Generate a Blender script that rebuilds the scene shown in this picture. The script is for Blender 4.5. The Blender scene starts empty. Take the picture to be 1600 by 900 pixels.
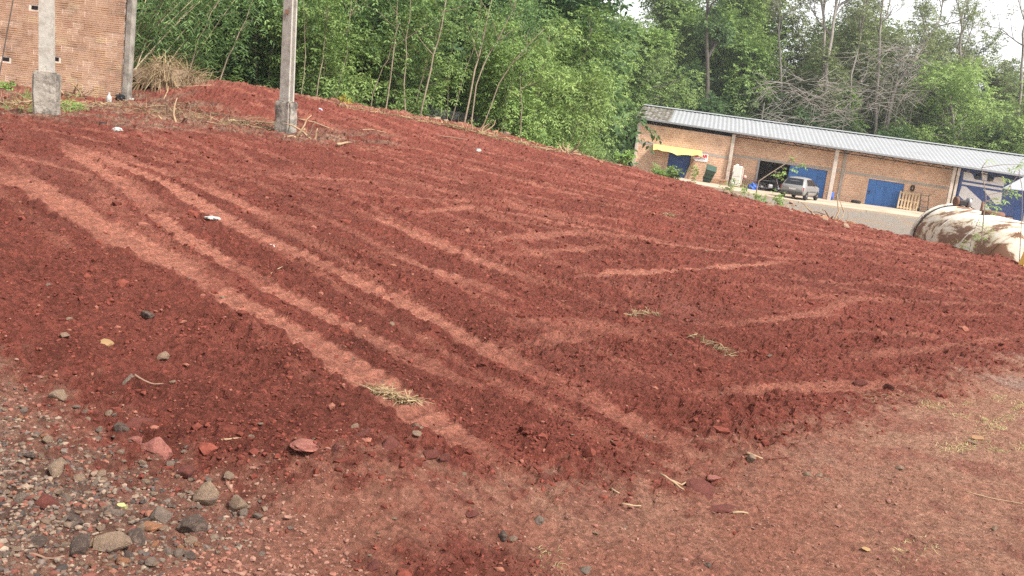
import bpy, bmesh, math, random
import numpy as np
from mathutils import Vector, Matrix, noise as mnoise

S = bpy.context.scene
C = S.collection
rng = np.random.default_rng(7)
random.seed(7)
PI = math.pi

# ------------------------------------------------------------------ camera
EYE = 1.65
FPX = 1400.0                      # focal length in photo pixels (1600 wide)
ROLL = math.radians(7.0)
PITCH = math.radians(10.4)
cF = Vector((0, math.cos(PITCH), -math.sin(PITCH)))
cU = Vector((0, math.sin(PITCH), math.cos(PITCH)))
cR = Vector((1, 0, 0))
cam_data = bpy.data.cameras.new("camera")
cam = bpy.data.objects.new("camera", cam_data)
C.objects.link(cam)
cx = cR * math.cos(ROLL) + cU * math.sin(ROLL)
cy = -cR * math.sin(ROLL) + cU * math.cos(ROLL)
cz = -cF
cam.matrix_world = Matrix(((cx.x, cy.x, cz.x, 0), (cx.y, cy.y, cz.y, 0), (cx.z, cy.z, cz.z, EYE), (0, 0, 0, 1)))
cam_data.sensor_width = 36.0
cam_data.lens = 36.0 * FPX / 1600.0
cam_data.clip_start = 0.1
cam_data.clip_end = 3000
S.camera = cam

# ------------------------------------------------------------------ world, sun, exposure
SUN_EL, SUN_AZ = math.radians(50), math.radians(125)   # azimuth clockwise from +Y (view direction)
w = bpy.data.worlds.new("World"); S.world = w; w.use_nodes = True
nt = w.node_tree; nt.nodes.clear()
sky = nt.nodes.new("ShaderNodeTexSky"); sky.sky_type = 'NISHITA'; sky.sun_disc = False
sky.sun_elevation = SUN_EL; sky.sun_rotation = SUN_AZ
sky.air_density = 1.0; sky.dust_density = 1.5; sky.ozone_density = 1.0
hs = nt.nodes.new("ShaderNodeHueSaturation"); hs.inputs['Saturation'].default_value = 0.05
bg = nt.nodes.new("ShaderNodeBackground"); bg.inputs['Strength'].default_value = 0.12
wo = nt.nodes.new("ShaderNodeOutputWorld")
nt.links.new(sky.outputs[0], hs.inputs['Color']); nt.links.new(hs.outputs[0], bg.inputs['Color']); nt.links.new(bg.outputs[0], wo.inputs[0])
sl = bpy.data.lights.new("sun", 'SUN'); sl.energy = 3.0; sl.angle = math.radians(8); sl.color = (1.0, 0.95, 0.88)
so = bpy.data.objects.new("sun", sl); C.objects.link(so)
sd_ = Vector((math.sin(SUN_AZ) * math.cos(SUN_EL), math.cos(SUN_AZ) * math.cos(SUN_EL), math.sin(SUN_EL)))
so.rotation_euler = sd_.to_track_quat('Z', 'Y').to_euler()
so.location = (0, -20, 40)
S.view_settings.view_transform = 'Standard'; S.view_settings.look = 'None'
S.view_settings.exposure = 1.3; S.view_settings.gamma = 1.0
S.render.engine = 'CYCLES'
S.cycles.max_bounces = 6; S.cycles.diffuse_bounces = 3; S.cycles.glossy_bounces = 2
S.cycles.transmission_bounces = 3; S.cycles.transparent_max_bounces = 6
S.cycles.use_denoising = False
S.cycles.sample_clamp_indirect = 3.0; S.cycles.sample_clamp_direct = 12.0; S.cycles.volume_bounces = 0

# ------------------------------------------------------------------ pixel <-> world
def ray(u, v):
    a, b = u - 800.0, v - 450.0
    ua = a * math.cos(ROLL) + b * math.sin(ROLL)
    vb = -a * math.sin(ROLL) + b * math.cos(ROLL)
    return cF + cR * (ua / FPX) - cU * (vb / FPX)
def at(u, v, d):
    """world point on the pixel's ray at depth d along the view axis"""
    p = ray(u, v) * d
    return Vector((p.x, p.y, p.z + EYE))

# ------------------------------------------------------------------ numpy noise
def _hash(ix, iy, seed):
    h = (ix.astype(np.int64) * 374761393 + iy.astype(np.int64) * 668265263 + seed * 1442695041) & 0xFFFFFFFF
    h = ((h ^ (h >> 13)) * 1274126177) & 0xFFFFFFFF
    h = h ^ (h >> 16)
    return (h & 0xFFFFFF).astype(np.float64) / float(0xFFFFFF)
def vnoise(x, y, seed=0):
    """gradient noise in about [-1, 1]"""
    x0 = np.floor(x); y0 = np.floor(y); fx = x - x0; fy = y - y0
    ux = fx * fx * fx * (fx * (fx * 6 - 15) + 10); uy = fy * fy * fy * (fy * (fy * 6 - 15) + 10)
    def g(ix, iy, dx, dy):
        a = _hash(ix, iy, seed) * 2 * np.pi
        return np.cos(a) * dx + np.sin(a) * dy
    n00 = g(x0, y0, fx, fy); n10 = g(x0 + 1, y0, fx - 1, fy)
    n01 = g(x0, y0 + 1, fx, fy - 1); n11 = g(x0 + 1, y0 + 1, fx - 1, fy - 1)
    return (n00 * (1 - ux) + n10 * ux) * (1 - uy) * 1.5 + (n01 * (1 - ux) + n11 * ux) * uy * 1.5
def fbm(x, y, wl, octs=3, seed=0):
    s = 0; a = 1; t = 0
    for i in range(octs):
        s = s + a * vnoise(x / wl + 17.3 * i, y / wl - 9.1 * i, seed + i); t += a; a *= 0.5; wl *= 0.5
    return s / t
def clods(x, y, wl, seed, prob=.75):
    """domed lumps of random size packed in cells of width wl; returns height in metres"""
    gx = np.floor(x / wl); gy = np.floor(y / wl); best = np.zeros_like(x)
    for i in (-1, 0, 1):
        for j in (-1, 0, 1):
            cx_ = gx + i; cy_ = gy + j
            px = (cx_ + .1 + .8 * _hash(cx_, cy_, seed)) * wl; py = (cy_ + .1 + .8 * _hash(cx_, cy_, seed + 1)) * wl
            k = _hash(cx_, cy_, seed + 2); rad = wl * (.30 + .42 * k) * (_hash(cx_, cy_, seed + 3) < prob)
            d2 = ((x - px) ** 2 + (y - py) ** 2) / (rad * rad + 1e-9)
            best = np.maximum(best, np.sqrt(np.clip(1 - d2, 0, 1)) * rad * .85)
    return best
def sstep(a, b, x):
    t = np.clip((x - a) / (b - a), 0, 1); return t * t * (3 - 2 * t)

# ------------------------------------------------------------------ mesh helpers
class MB:
    """collects geometry; build() makes ONE mesh object"""
    def __init__(s): s.v = []; s.f = []; s.n = 0; s.col = []
    def add(s, V, F, col=None):
        V = np.asarray(V, float).reshape(-1, 3)
        s.f.extend([tuple(int(i) + s.n for i in f) for f in F])
        s.v.append(V); s.n += len(V)
        if col is not None: s.col.append(np.tile(np.asarray(col, float), (len(V), 1)))
        return s
    def box(s, c, size, rz=0.0, M=None, bev=0.0):
        hx, hy, hz = [q / 2 for q in size]
        if bev <= 0:
            V = [(x, y, z) for x in (-hx, hx) for y in (-hy, hy) for z in (-hz, hz)]
            F = [(0, 1, 3, 2), (4, 6, 7, 5), (0, 4, 5, 1), (2, 3, 7, 6), (0, 2, 6, 4), (1, 5, 7, 3)]
        else:
            bm = bmesh.new(); bmesh.ops.create_cube(bm, size=1.0)
            for v in bm.verts: v.co = Vector((v.co.x * 2 * hx, v.co.y * 2 * hy, v.co.z * 2 * hz))
            bmesh.ops.bevel(bm, geom=bm.edges[:], offset=bev, segments=2, affect='EDGES', profile=0.5)
            bm.verts.ensure_lookup_table()
            V = [tuple(v.co) for v in bm.verts]; F = [tuple(v.index for v in f.verts) for f in bm.faces]; bm.free()
        V = np.array(V)
        if M is not None:
            R = np.array(M.to_3x3()) if isinstance(M, Matrix) else np.array(M)
            V = V @ R.T
        elif rz:
            cz_, sz_ = math.cos(rz), math.sin(rz)
            V = np.stack([V[:, 0] * cz_ - V[:, 1] * sz_, V[:, 0] * sz_ + V[:, 1] * cz_, V[:, 2]], 1)
        return s.add(V + np.array(c, float), F)
    def tube(s, pts, rad, n=6, cap=True):
        P = np.array([tuple(p) for p in pts], float); m = len(P)
        rad = np.broadcast_to(np.asarray(rad, float), (m,)) if np.ndim(rad) else np.full(m, rad)
        T = np.gradient(P, axis=0); T /= (np.linalg.norm(T, axis=1, keepdims=True) + 1e-9)
        up = np.array((0, 0, 1.0)) if abs(T[0][2]) < 0.9 else np.array((1.0, 0, 0))
        A = np.cross(T, up); A /= (np.linalg.norm(A, axis=1, keepdims=True) + 1e-9); B = np.cross(T, A)
        an = np.arange(n) * 2 * PI / n
        V = P[:, None] + rad[:, None, None] * (np.cos(an)[None, :, None] * A[:, None] + np.sin(an)[None, :, None] * B[:, None])
        F = [(i * n + j, i * n + (j + 1) % n, (i + 1) * n + (j + 1) % n, (i + 1) * n + j) for i in range(m - 1) for j in range(n)]
        if cap: F += [tuple(range(n))[::-1], tuple(range((m - 1) * n, m * n))]
        return s.add(V.reshape(-1, 3), F)
    def prism(s, poly, ax, o, e1, e2, ext):
        """polygon poly (list of 2D) in frame o + a*e1 + b*e2, extruded by vector ext"""
        o, e1, e2, ext = [np.array(tuple(q), float) for q in (o, e1, e2, ext)]
        A = np.array([o + a * e1 + b * e2 for a, b in poly]); n = len(A)
        V = np.vstack([A, A + ext])
        F = [tuple(range(n)), tuple(range(2 * n - 1, n - 1, -1))] + [(i, i + n, (i + 1) % n + n, (i + 1) % n) for i in range(n)]
        return s.add(V, F)
    def lathe(s, prof, c, axis='z', n=20, M=None):
        an = np.arange(n) * 2 * PI / n
        V = []
        for r, h in prof:
            V.append(np.stack([r * np.cos(an), r * np.sin(an), np.full(n, h)], 1))
        V = np.vstack(V)
        if M is not None: V = V @ np.array(M.to_3x3()).T
        m = len(prof)
        F = [(i * n + j, i * n + (j + 1) % n, (i + 1) * n + (j + 1) % n, (i + 1) * n + j) for i in range(m - 1) for j in range(n)]
        F += [tuple(range(n))[::-1], tuple(range((m - 1) * n, m * n))]
        return s.add(V + np.array(tuple(c), float), F)
    def mesh(s, name):
        me = bpy.data.meshes.new(name)
        V = np.vstack(s.v) if s.v else np.zeros((0, 3))
        cnt = np.array([len(f) for f in s.f], np.int32); lp = np.array([i for f in s.f for i in f], np.int32)
        fill_mesh(me, V, lp, cnt)
        if s.col and sum(len(c) for c in s.col) == len(V): set_col(me, np.vstack(s.col))
        return me
    def build(s, name, mat, parent=None, smooth=False, origin=None, loc=None):
        if origin is not None:
            o = np.array(tuple(origin), float); s.v = [q - o for q in s.v]
        me = s.mesh(name)
        return mk(name, me, mat, parent, smooth, loc)
def fill_mesh(me, V, loops, counts):
    me.vertices.add(len(V)); me.vertices.foreach_set("co", np.asarray(V, np.float32).ravel())
    me.loops.add(len(loops)); me.loops.foreach_set("vertex_index", np.asarray(loops, np.int32))
    st = np.concatenate([[0], np.cumsum(counts)[:-1]]).astype(np.int32) if len(counts) else np.zeros(0, np.int32)
    me.polygons.add(len(counts)); me.polygons.foreach_set("loop_start", st)
    me.update(calc_edges=True); me.validate()
    me.polygons.foreach_set("use_smooth", np.zeros(len(me.polygons), bool))
def set_col(me, col, name="Col"):
    a = me.color_attributes.new(name, 'FLOAT_COLOR', 'POINT')
    c = np.ones((len(me.vertices), 4), np.float32); c[:, :3] = col
    a.data.foreach_set("color", c.ravel())
def mk(name, me, mat, parent=None, smooth=False, loc=None):
    if mat is not None and not me.materials: me.materials.append(mat)
    if smooth: me.polygons.foreach_set("use_smooth", np.ones(len(me.polygons), bool))
    o = bpy.data.objects.new(name, me); C.objects.link(o)
    if parent is not None: o.parent = parent
    if loc is not None: o.location = tuple(loc)
    return o
def tag(o, label, cat, group=None, kind=None):
    if label: o['label'] = label
    if cat: o['category'] = cat
    if group: o['group'] = group
    if kind: o['kind'] = kind
    return o
def thing(name, label, cat, loc=(0, 0, 0), rz=0.0, group=None):
    o = bpy.data.objects.new(name, None); C.objects.link(o); o.empty_display_size = 0.2
    o.location = tuple(loc); o.rotation_euler = (0, 0, rz)
    return tag(o, label, cat, group)
def copy_tree(o, parent=None):
    c = o.copy(); C.objects.link(c); c.parent = parent
    for ch in list(o.children): copy_tree(ch, c)
    return c

# ------------------------------------------------------------------ materials
def mat(name, col, rough=0.85, metal=0.0, var=0.0, vscale=8.0, bump=0.0, bscale=40.0, attr=None, stain=None, sscale=3.0, samt=0.5, spec=0.3, coords='Object'):
    m = bpy.data.materials.new(name); m.use_nodes = True
    t = m.node_tree; N = t.nodes; L = t.links
    b = N['Principled BSDF']; b.inputs['Roughness'].default_value = rough; b.inputs['Metallic'].default_value = metal
    b.inputs['Specular IOR Level'].default_value = spec
    b.inputs['Base Color'].default_value = (*col, 1)
    tc = N.new('ShaderNodeTexCoord' if coords != 'World' else 'ShaderNodeNewGeometry'); src = tc.outputs[coords if coords != 'World' else 'Position']
    cur = None
    if attr:
        a = N.new('ShaderNodeAttribute'); a.attribute_name = attr; cur = a.outputs['Color']
    if var > 0:
        n1 = N.new('ShaderNodeTexNoise'); n1.inputs['Scale'].default_value = vscale; n1.inputs['Detail'].default_value = 6; n1.inputs['Roughness'].default_value = 0.65
        L.new(src, n1.inputs['Vector'])
        mr = N.new('ShaderNodeMapRange'); mr.inputs[1].default_value = 0.25; mr.inputs[2].default_value = 0.75
        mr.inputs[3].default_value = 1 - var; mr.inputs[4].default_value = 1 + var
        L.new(n1.outputs['Fac'], mr.inputs[0])
        mx = N.new('ShaderNodeVectorMath'); mx.operation = 'MULTIPLY'
        if cur is None: mx.inputs[0].default_value = col
        else: L.new(cur, mx.inputs[0])
        L.new(mr.outputs[0], mx.inputs[1]); cur = mx.outputs[0]
    if stain is not None:
        n2 = N.new('ShaderNodeTexNoise'); n2.inputs['Scale'].default_value = sscale; n2.inputs['Detail'].default_value = 8; n2.inputs['Roughness'].default_value = 0.7
        L.new(src, n2.inputs['Vector'])
        r2 = N.new('ShaderNodeMapRange'); r2.inputs[1].default_value = 0.62 - 0.3 * samt; r2.inputs[2].default_value = 0.75 - 0.25 * samt
        L.new(n2.outputs['Fac'], r2.inputs[0])
        mm = N.new('ShaderNodeMix'); mm.data_type = 'RGBA'
        if cur is None: mm.inputs[6].default_value = (*col, 1)
        else: L.new(cur, mm.inputs[6])
        mm.inputs[7].default_value = (*stain, 1); L.new(r2.outputs[0], mm.inputs[0]); cur = mm.outputs[2]
    if cur is not None: L.new(cur, b.inputs['Base Color'])
    if bump > 0:
        n3 = N.new('ShaderNodeTexNoise'); n3.inputs['Scale'].default_value = bscale; n3.inputs['Detail'].default_value = 7; n3.inputs['Roughness'].default_value = 0.7
        L.new(src, n3.inputs['Vector'])
        bp = N.new('ShaderNodeBump'); bp.inputs['Strength'].default_value = bump; bp.inputs['Distance'].default_value = 0.02
        L.new(n3.outputs['Fac'], bp.inputs['Height']); L.new(bp.outputs[0], b.inputs['Normal'])
    return m
def leafmat(name, col, col2, trans=0.35, rough=0.6):
    m = bpy.data.materials.new(name); m.use_nodes = True
    t = m.node_tree; N = t.nodes; L = t.links; N.clear()
    out = N.new('ShaderNodeOutputMaterial'); d = N.new('ShaderNodeBsdfPrincipled'); tr = N.new('ShaderNodeBsdfTranslucent')
    d.inputs['Roughness'].default_value = rough; d.inputs['Specular IOR Level'].default_value = 0.35
    a = N.new('ShaderNodeAttribute'); a.attribute_name = 'Col'
    oi = N.new('ShaderNodeObjectInfo')
    mx = N.new('ShaderNodeMix'); mx.data_type = 'RGBA'; mx.inputs[6].default_value = (*col, 1); mx.inputs[7].default_value = (*col2, 1)
    sp = N.new('ShaderNodeSeparateColor'); L.new(a.outputs['Color'], sp.inputs[0]); L.new(sp.outputs[0], mx.inputs[0])
    hv = N.new('ShaderNodeHueSaturation')
    m1 = N.new('ShaderNodeMapRange'); m1.inputs[3].default_value = 0.8; m1.inputs[4].default_value = 1.2; L.new(oi.outputs['Random'], m1.inputs[0])
    L.new(m1.outputs[0], hv.inputs['Value']); L.new(mx.outputs[2], hv.inputs['Color'])
    L.new(hv.outputs[0], d.inputs['Base Color']); L.new(hv.outputs[0], tr.inputs['Color'])
    ms = N.new('ShaderNodeMixShader'); ms.inputs[0].default_value = trans
    L.new(d.outputs[0], ms.inputs[1]); L.new(tr.outputs[0], ms.inputs[2]); L.new(ms.outputs[0], out.inputs[0])
    return m

# ================================================================== TERRAIN
# far edge of the graded pad: photo pixel and distance (from the things that stand on it)
EDGE = [(310, 141, 21.0), (380, 141, 21.5), (470, 150, 22.5), (560, 163, 24), (640, 178, 25), (700, 191, 26), (800, 215, 28), (900, 243, 30), (1000, 266, 31), (1100, 292, 31),
        (1200, 319, 30), (1300, 345, 28), (1400, 366, 24.5), (1500, 392, 20.5), (1600, 414, 17.0)]
CTRL = [at(*e) for e in EDGE]
CTRL += [at(75, 180, 13.4), at(447, 208, 17.0), at(195, 158, 19.2), at(20, 133, 19.4), at(-150, 170, 14), at(-150, 110, 20)]
def gz(u, v, z):                      # pixel on the level z (relative to the eye)
    r = ray(u, v); k = z / r.z; p = r * k
    return Vector((p.x, p.y, z + EYE))
CTRL += [gz(0, 900, -1.50), gz(400, 900, -1.60), gz(800, 900, -1.65), gz(1200, 900, -1.67), gz(1600, 900, -1.68)]
CTRL += [Vector(q) for q in ((0, 0, 0), (-3, 0, 0.05), (3, 0, 0), (0, -6, 0), (-8, -6, 0.2), (8, -6, -.1), (13, 6, -.1), (-13, 6, .75), (8, 9, -.06))]
_P = np.array([tuple(p) for p in CTRL])
def _tps_fit(P, lam=0.02):
    n = len(P); d = np.hypot(P[:, None, 0] - P[None, :, 0], P[:, None, 1] - P[None, :, 1])
    K = np.where(d > 0, d * d * np.log(d + 1e-12), 0) + lam * n * np.eye(n)
    Q = np.c_[np.ones(n), P[:, :2]]
    A = np.zeros((n + 3, n + 3)); A[:n, :n] = K; A[:n, n:] = Q; A[n:, :n] = Q.T
    return np.linalg.solve(A, np.r_[P[:, 2], 0, 0, 0])
_W = _tps_fit(_P)
def tps(x, y):
    z = _W[-3] + _W[-2] * x + _W[-1] * y
    for i in range(len(_P)):
        d2 = (x - _P[i, 0]) ** 2 + (y - _P[i, 1]) ** 2
        z = z + _W[i] * 0.5 * d2 * np.log(d2 + 1e-9)
    return z
_edge = [(p.x, p.y) for p in CTRL[:len(EDGE)]]
POLY = np.array(_edge + [(12.0, 11.0), (16, 5), (22, -4), (22, -40), (-45, -40), (-45, 27), (-13, 25), (-9.5, 22.6)])
def poly_sd(x, y, P):
    """signed distance, negative inside"""
    x = np.asarray(x, float); y = np.asarray(y, float)
    d = np.full(x.shape, 1e18); ins = np.zeros(x.shape, bool)
    n = len(P)
    for i in range(n):
        a = P[i]; b = P[(i + 1) % n]; e = b - a
        t = np.clip(((x - a[0]) * e[0] + (y - a[1]) * e[1]) / (e @ e), 0, 1)
        d = np.minimum(d, (x - a[0] - t * e[0]) ** 2 + (y - a[1] - t * e[1]) ** 2)
        c = ((a[1] > y) != (b[1] > y))
        xi = (b[0] - a[0]) * (y - a[1]) / (b[1] - a[1] + 1e-12) + a[0]
        ins ^= (c & (x < xi))
    return np.where(ins, -np.sqrt(d), np.sqrt(d))
def yard_z(x, y):
    z = -2.78 + 0.40 * sstep(18, 5, x) + EYE
    return z + 0.05 * np.maximum(0, y - 78)
def base_h(x, y):
    x = np.asarray(x, float); y = np.asarray(y, float)
    s = poly_sd(x, y, POLY)
    k = sstep(0.0, 3.2, s)
    zp = np.clip(tps(x, y), -1.6, 2.6)
    return zp * (1 - k) + yard_z(x, y) * k
def hz(x, y): return float(base_h(np.array([x]), np.array([y]))[0])
def gp(u, v, dmax=60.0):
    """point of the bare ground seen at a photo pixel"""
    r = ray(u, v); t = np.exp(np.linspace(math.log(1.5), math.log(dmax), 900))
    X, Y, Z = r.x * t, r.y * t, r.z * t + EYE
    dz = Z - base_h(X, Y)
    i = np.where(dz < 0)[0]
    if not len(i): return at(u, v, dmax)
    i = i[0]
    if i == 0: return at(u, v, t[0])
    f = dz[i - 1] / (dz[i - 1] - dz[i]); tt = t[i - 1] + f * (t[i] - t[i - 1])
    return at(u, v, tt)
def gpoly(pts): return np.array([tuple(gp(u, v))[:2] for u, v in pts])
def line_sd(x, y, P):
    """distance to a polyline and its parameter (metres along it)"""
    d = np.full(x.shape, 1e9); sgn = np.zeros(x.shape); s = np.zeros(x.shape); acc = 0
    for a, b in zip(P[:-1], P[1:]):
        e = b - a; l = math.hypot(*e) + 1e-9
        tr = ((x - a[0]) * e[0] + (y - a[1]) * e[1]) / (l * l); t = np.clip(tr, 0, 1)
        q = np.hypot(x - a[0] - t * e[0], y - a[1] - t * e[1])
        m = q < d; d = np.where(m, q, d); s = np.where(m, acc + t * l, s)
        sgn = np.where(m, np.sign(e[0] * (y - a[1]) - e[1] * (x - a[0])), sgn); acc += l
    return d, s, sgn, acc

# wheel tracks: photo polylines, width in metres, strength
TRACKS = [
    ([(20, 270), (150, 345), (290, 425), (400, 490), (500, 545), (600, 615), (700, 690), (800, 755)], .42, 1.0),
    ([(-30, 262), (60, 300), (210, 385), (330, 440)], .6, .75),
    ([(100, 232), (190, 290), (300, 380), (430, 460), (560, 520), (660, 570), (740, 605)], .34, .85),
    ([(110, 228), (260, 290), (400, 370), (520, 425), (640, 480), (740, 535), (860, 595)], .40, .9),
    ([(860, 595), (960, 655), (1060, 705), (1130, 745)], .40, .75),
    ([(160, 235), (330, 300), (420, 335), (490, 350)], .40, .6),
    ([(-20, 232), (110, 268), (210, 305), (300, 345)], .35, .5),
    ([(560, 330), (640, 365), (720, 400), (800, 430), (850, 448)], .36, .85),
    ([(600, 395), (660, 420), (720, 440), (800, 470)], .34, .7),
    ([(540, 300), (600, 335), (700, 385), (780, 415)], .28, .55),
    ([(880, 440), (960, 432), (1040, 427), (1120, 422), (1230, 408)], .26, .9),
    ([(750, 380), (830, 368), (920, 362), (1020, 375)], .45, .55),
    ([(780, 400), (880, 392), (960, 385)], .35, .45),
    ([(640, 330), (740, 322), (840, 340), (940, 362), (1050, 385), (1180, 400), (1280, 408)], .34, .6),
    ([(360, 272), (460, 276), (560, 282), (640, 290)], .30, .55),
    ([(480, 285), (600, 305), (720, 312), (830, 318)], .34, .5),
    ([(640, 280), (760, 300), (880, 335), (1000, 350)], .28, .45),
    ([(690, 252), (780, 275), (880, 303), (980, 322)], .28, .55),
    ([(730, 262), (840, 292), (960, 318), (1060, 345)], .26, .4),
    ([(870, 270), (970, 300), (1080, 325), (1200, 350)], .25, .4),
    ([(1080, 318), (1180, 340), (1300, 365), (1400, 385)], .26, .45),
    ([(820, 510), (920, 512), (1000, 522)], .5, .6),
    ([(780, 545), (880, 535), (950, 520)], .4, .5),
    ([(1090, 620), (1200, 612), (1320, 606), (1450, 595)], .34, .7),
    ([(1100, 512), (1200, 505), (1280, 490), (1350, 462)], .3, .4),
    ([(1260, 575), (1360, 560), (1460, 545), (1590, 520)], .3, .35),
    ([(210, 240), (330, 255), (440, 268)], .3, .35),
    ([(530, 380), (590, 405), (640, 425)], .3, .4),
    ([(330, 180), (400, 186), (470, 196)], .3, .25),
    ([(620, 225), (720, 246), (800, 268)], .28, .35),
]
TRACKS = [(gpoly(p), wd, st) for p, wd, st in TRACKS]
TRACKS = [(P, wd * float(np.interp(np.hypot(*P.mean(0)), (6, 12), (.60, .46))), min(1, st * 1.15)) for P, wd, st in TRACKS]
# boundary of the spread dark soil (below it in the photo: trodden ground and gravel)
SOIL = gpoly([(-260, 470), (-60, 545), (40, 600), (130, 660), (215, 715), (330, 745), (440, 770), (560, 782), (660, 775), (760, 778), (850, 762), (960, 752), (1080, 735), (1160, 712), (1270, 665), (1400, 632), (1500, 600), (1600, 562), (1800, 500)])
SOILP = np.vstack([SOIL, [(30, 8), (30, 80), (-60, 80), (-60, 5)]])
GRAV = np.array([tuple(gp(u, v))[:2] for u, v in [(-300, 520), (-60, 560), (60, 640), (150, 690), (280, 750), (370, 800), (330, 850), (180, 895), (60, 930), (-300, 960)]])
LITTER = np.array([tuple(gp(u, v))[:2] for u, v in [(-200, 195), (60, 190), (200, 200), (330, 205), (440, 218), (520, 228), (640, 222), (560, 205), (480, 202), (380, 185), (300, 165), (250, 152), (120, 148), (0, 138), (-200, 128)]])
MOUND = gpoly([(560, 905), (610, 868), (700, 842), (800, 848), (850, 890), (860, 940), (560, 960)])
SMALLB = [(640, 765, .42, .10), (560, 762, .35, .08), (480, 752, .3, .05), (330, 150, 1.5, .16), (390, 152, 1.2, .12), (1000, 600, .5, .03)]
SMALLB = [(gp(u, v), r, h) for u, v, r, h in SMALLB]

def ground_fields(x, y):
    """full height, colour and masks of the ground (vectorised)"""
    r = np.hypot(x, y)
    z = base_h(x, y)
    s_pad = poly_sd(x, y, POLY)
    near = r < 60
    wob = fbm(x, y, 0.9, 3, 11) * 0.28 + fbm(x, y, 0.22, 2, 12) * 0.09
    soil_sd = poly_sd(x, y, SOILP) + wob * np.clip(r / 6, .5, 2)
    soil = sstep(0.22, -0.38, soil_sd - .12 + fbm(x, y, .10, 2, 13) * .45) * sstep(1.6, -0.2, s_pad + wob)
    grav = sstep(.5, -.7, poly_sd(x, y, GRAV) + wob * 1.5) * (1 - soil * 0.75)
    mound_sd = poly_sd(x, y, MOUND) + wob * .5
    mound = sstep(0.12, -0.22, mound_sd + fbm(x, y, .12, 2, 14) * .15)
    soil = np.maximum(soil, mound)
    lit = sstep(.6, -.4, poly_sd(x, y, LITTER) + wob * 2.5)
    patch = sstep(0.18, 0.42, fbm(x, y, 1.3, 4, 31))                 # fresh crumbs lying over older tracks
    trk = np.zeros_like(x); berm = np.zeros_like(x); tread = np.zeros_like(x)
    for P, wd, st in TRACKS:
        bb0 = P.min(0) - 1.2; bb1 = P.max(0) + 1.2
        m = (x > bb0[0]) & (x < bb1[0]) & (y > bb0[1]) & (y < bb1[1])
        if not m.any(): continue
        xm, ym = x[m], y[m]
        d, s, sg, tot = line_sd(xm, ym, P)
        d = d + fbm(xm, ym, .9, 2, 21) * .045 + fbm(xm, ym, .13, 2, 22) * .045
        endf = sstep(0, .8, s) * sstep(0, .8, tot - s)
        brk = 0.55 + 0.6 * fbm(xm, ym, 1.6, 3, 23 + int(wd * 100))
        k = sstep(wd * .56, wd * .42, d) * st * (.35 + .65 * endf) * np.clip(brk + .45, 0.25, 1.1)
        trk[m] = np.maximum(trk[m], k)
        bm_ = np.exp(-((d - wd * .66) / .10) ** 2) * st * endf
        berm[m] = np.maximum(berm[m], bm_ * np.clip(.5 + 1.4 * fbm(xm, ym, .5, 2, 29), 0, 1.3))
        tb = np.sin(s * 2 * PI / .16 + np.sign(sg) * d * 14) * k
        tread[m] = np.where(k > .3, tb, tread[m])
    trk = np.clip(trk * (1 - .55 * patch), 0, 1) * sstep(-.1, -.6, soil_sd * 0 + s_pad)
    berm = berm * (1 - trk)
    # broad undulation and clods
    n0 = fbm(x, y, .5, 3, 64)
    lod = lambda wl: sstep(.012, .004, r * .0042 / wl * .02 / .02 * .03) if False else sstep(1.0, .35, r * .0042 * 1.3 / wl)
    und = fbm(x, y, 3.2, 3, 41) * .05
    def billow(wl, sd): return np.abs(vnoise(x / wl, y / wl, sd))
    c1 = (.25 - billow(.55, 51)) * .024 + (.25 - billow(.31, 56)) * .022
    c2 = (.25 - billow(.17, 52)) * .055 * lod(.17) + (.25 - billow(.10, 57)) * .042 * lod(.10)
    c3 = (.25 - billow(.06, 53)) * .030 * lod(.06) + vnoise(x / .033, y / .033, 54) * .014 * lod(.033)
    cl = sstep(.1, .7, fbm(x, y, 1.1, 2, 58) + .3)
    wx = x + vnoise(x / .05, y / .05, 62) * .012; wy = y + vnoise(x / .05, y / .05, 63) * .012
    ck = clods(wx, wy, .045, 101) * sstep(9, 5, r) + clods(wx, wy, .085, 111, .6) * sstep(20, 9, r) * .9 + clods(wx, wy, .16, 121, .35) * .5 * sstep(34, 16, r) + clods(wx, wy, .34, 131, .05) * .3
    rough = (c1 * .8 + c2 * (.4 + .5 * cl) + c3 * .7 + ck * (.26 + .32 * cl) - .008)
    # crossing harrow lines left by the grader, running along the far slope
    har = np.sin((y * .96 - x * .28 + fbm(x, y, 2.5, 2, 61) * .5) * 2 * PI / .85) * .014 * sstep(7, 14, r)
    h_soil = und + rough * (1 - .70 * trk) - .004 * trk + .014 * berm + tread * .010 * lod(.16) + har * .45 * (1 - trk) + .012
    h_comp = und * .5 + (c1 * .28 + c2 * .16 + c3 * .35 + ck * .22 * sstep(-.1, .5, cl + n0))
    h_grav = c1 * .5 + c2 * .4 + c3 * .7 + ck * .45
    inside = sstep(2.0, 0, s_pad)
    h = (h_comp * (1 - grav) + h_grav * grav) * (1 - soil) + h_soil * soil
    h = h + lit * (c1 * .8 + c2) + mound * .03 * sstep(0, -.35, mound_sd)
    for p, rr, hh in SMALLB:
        q = np.hypot(x - p.x, y - p.y); h = h + hh * np.exp(-(q / rr) ** 2)
    h = h * inside + (1 - inside) * fbm(x, y, 2.0, 3, 71) * .06 * sstep(45, 20, r)
    fr = np.exp(-((s_pad + .3) / .5) ** 2)                           # crumbled rim of the pad
    h = h + fr * np.clip(fbm(x, y, .8, 3, 72), -.3, 1) * .16 * (x < 11)
    grain = _hash(np.round(x * 997.0), np.round(y * 991.0), 5) - .5
    z = z + h + grain * np.clip(r, 2, 26) * inside * (.0026 * soil * (1 - .72 * trk) + .0011 * (1 - soil) + .0012 * lit)
    # ---------------- colour
    def mixc(a, b, k): return a * (1 - k[:, None]) + b * k[:, None]
    A = lambda *c: np.array(c)[None, :]
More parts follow.
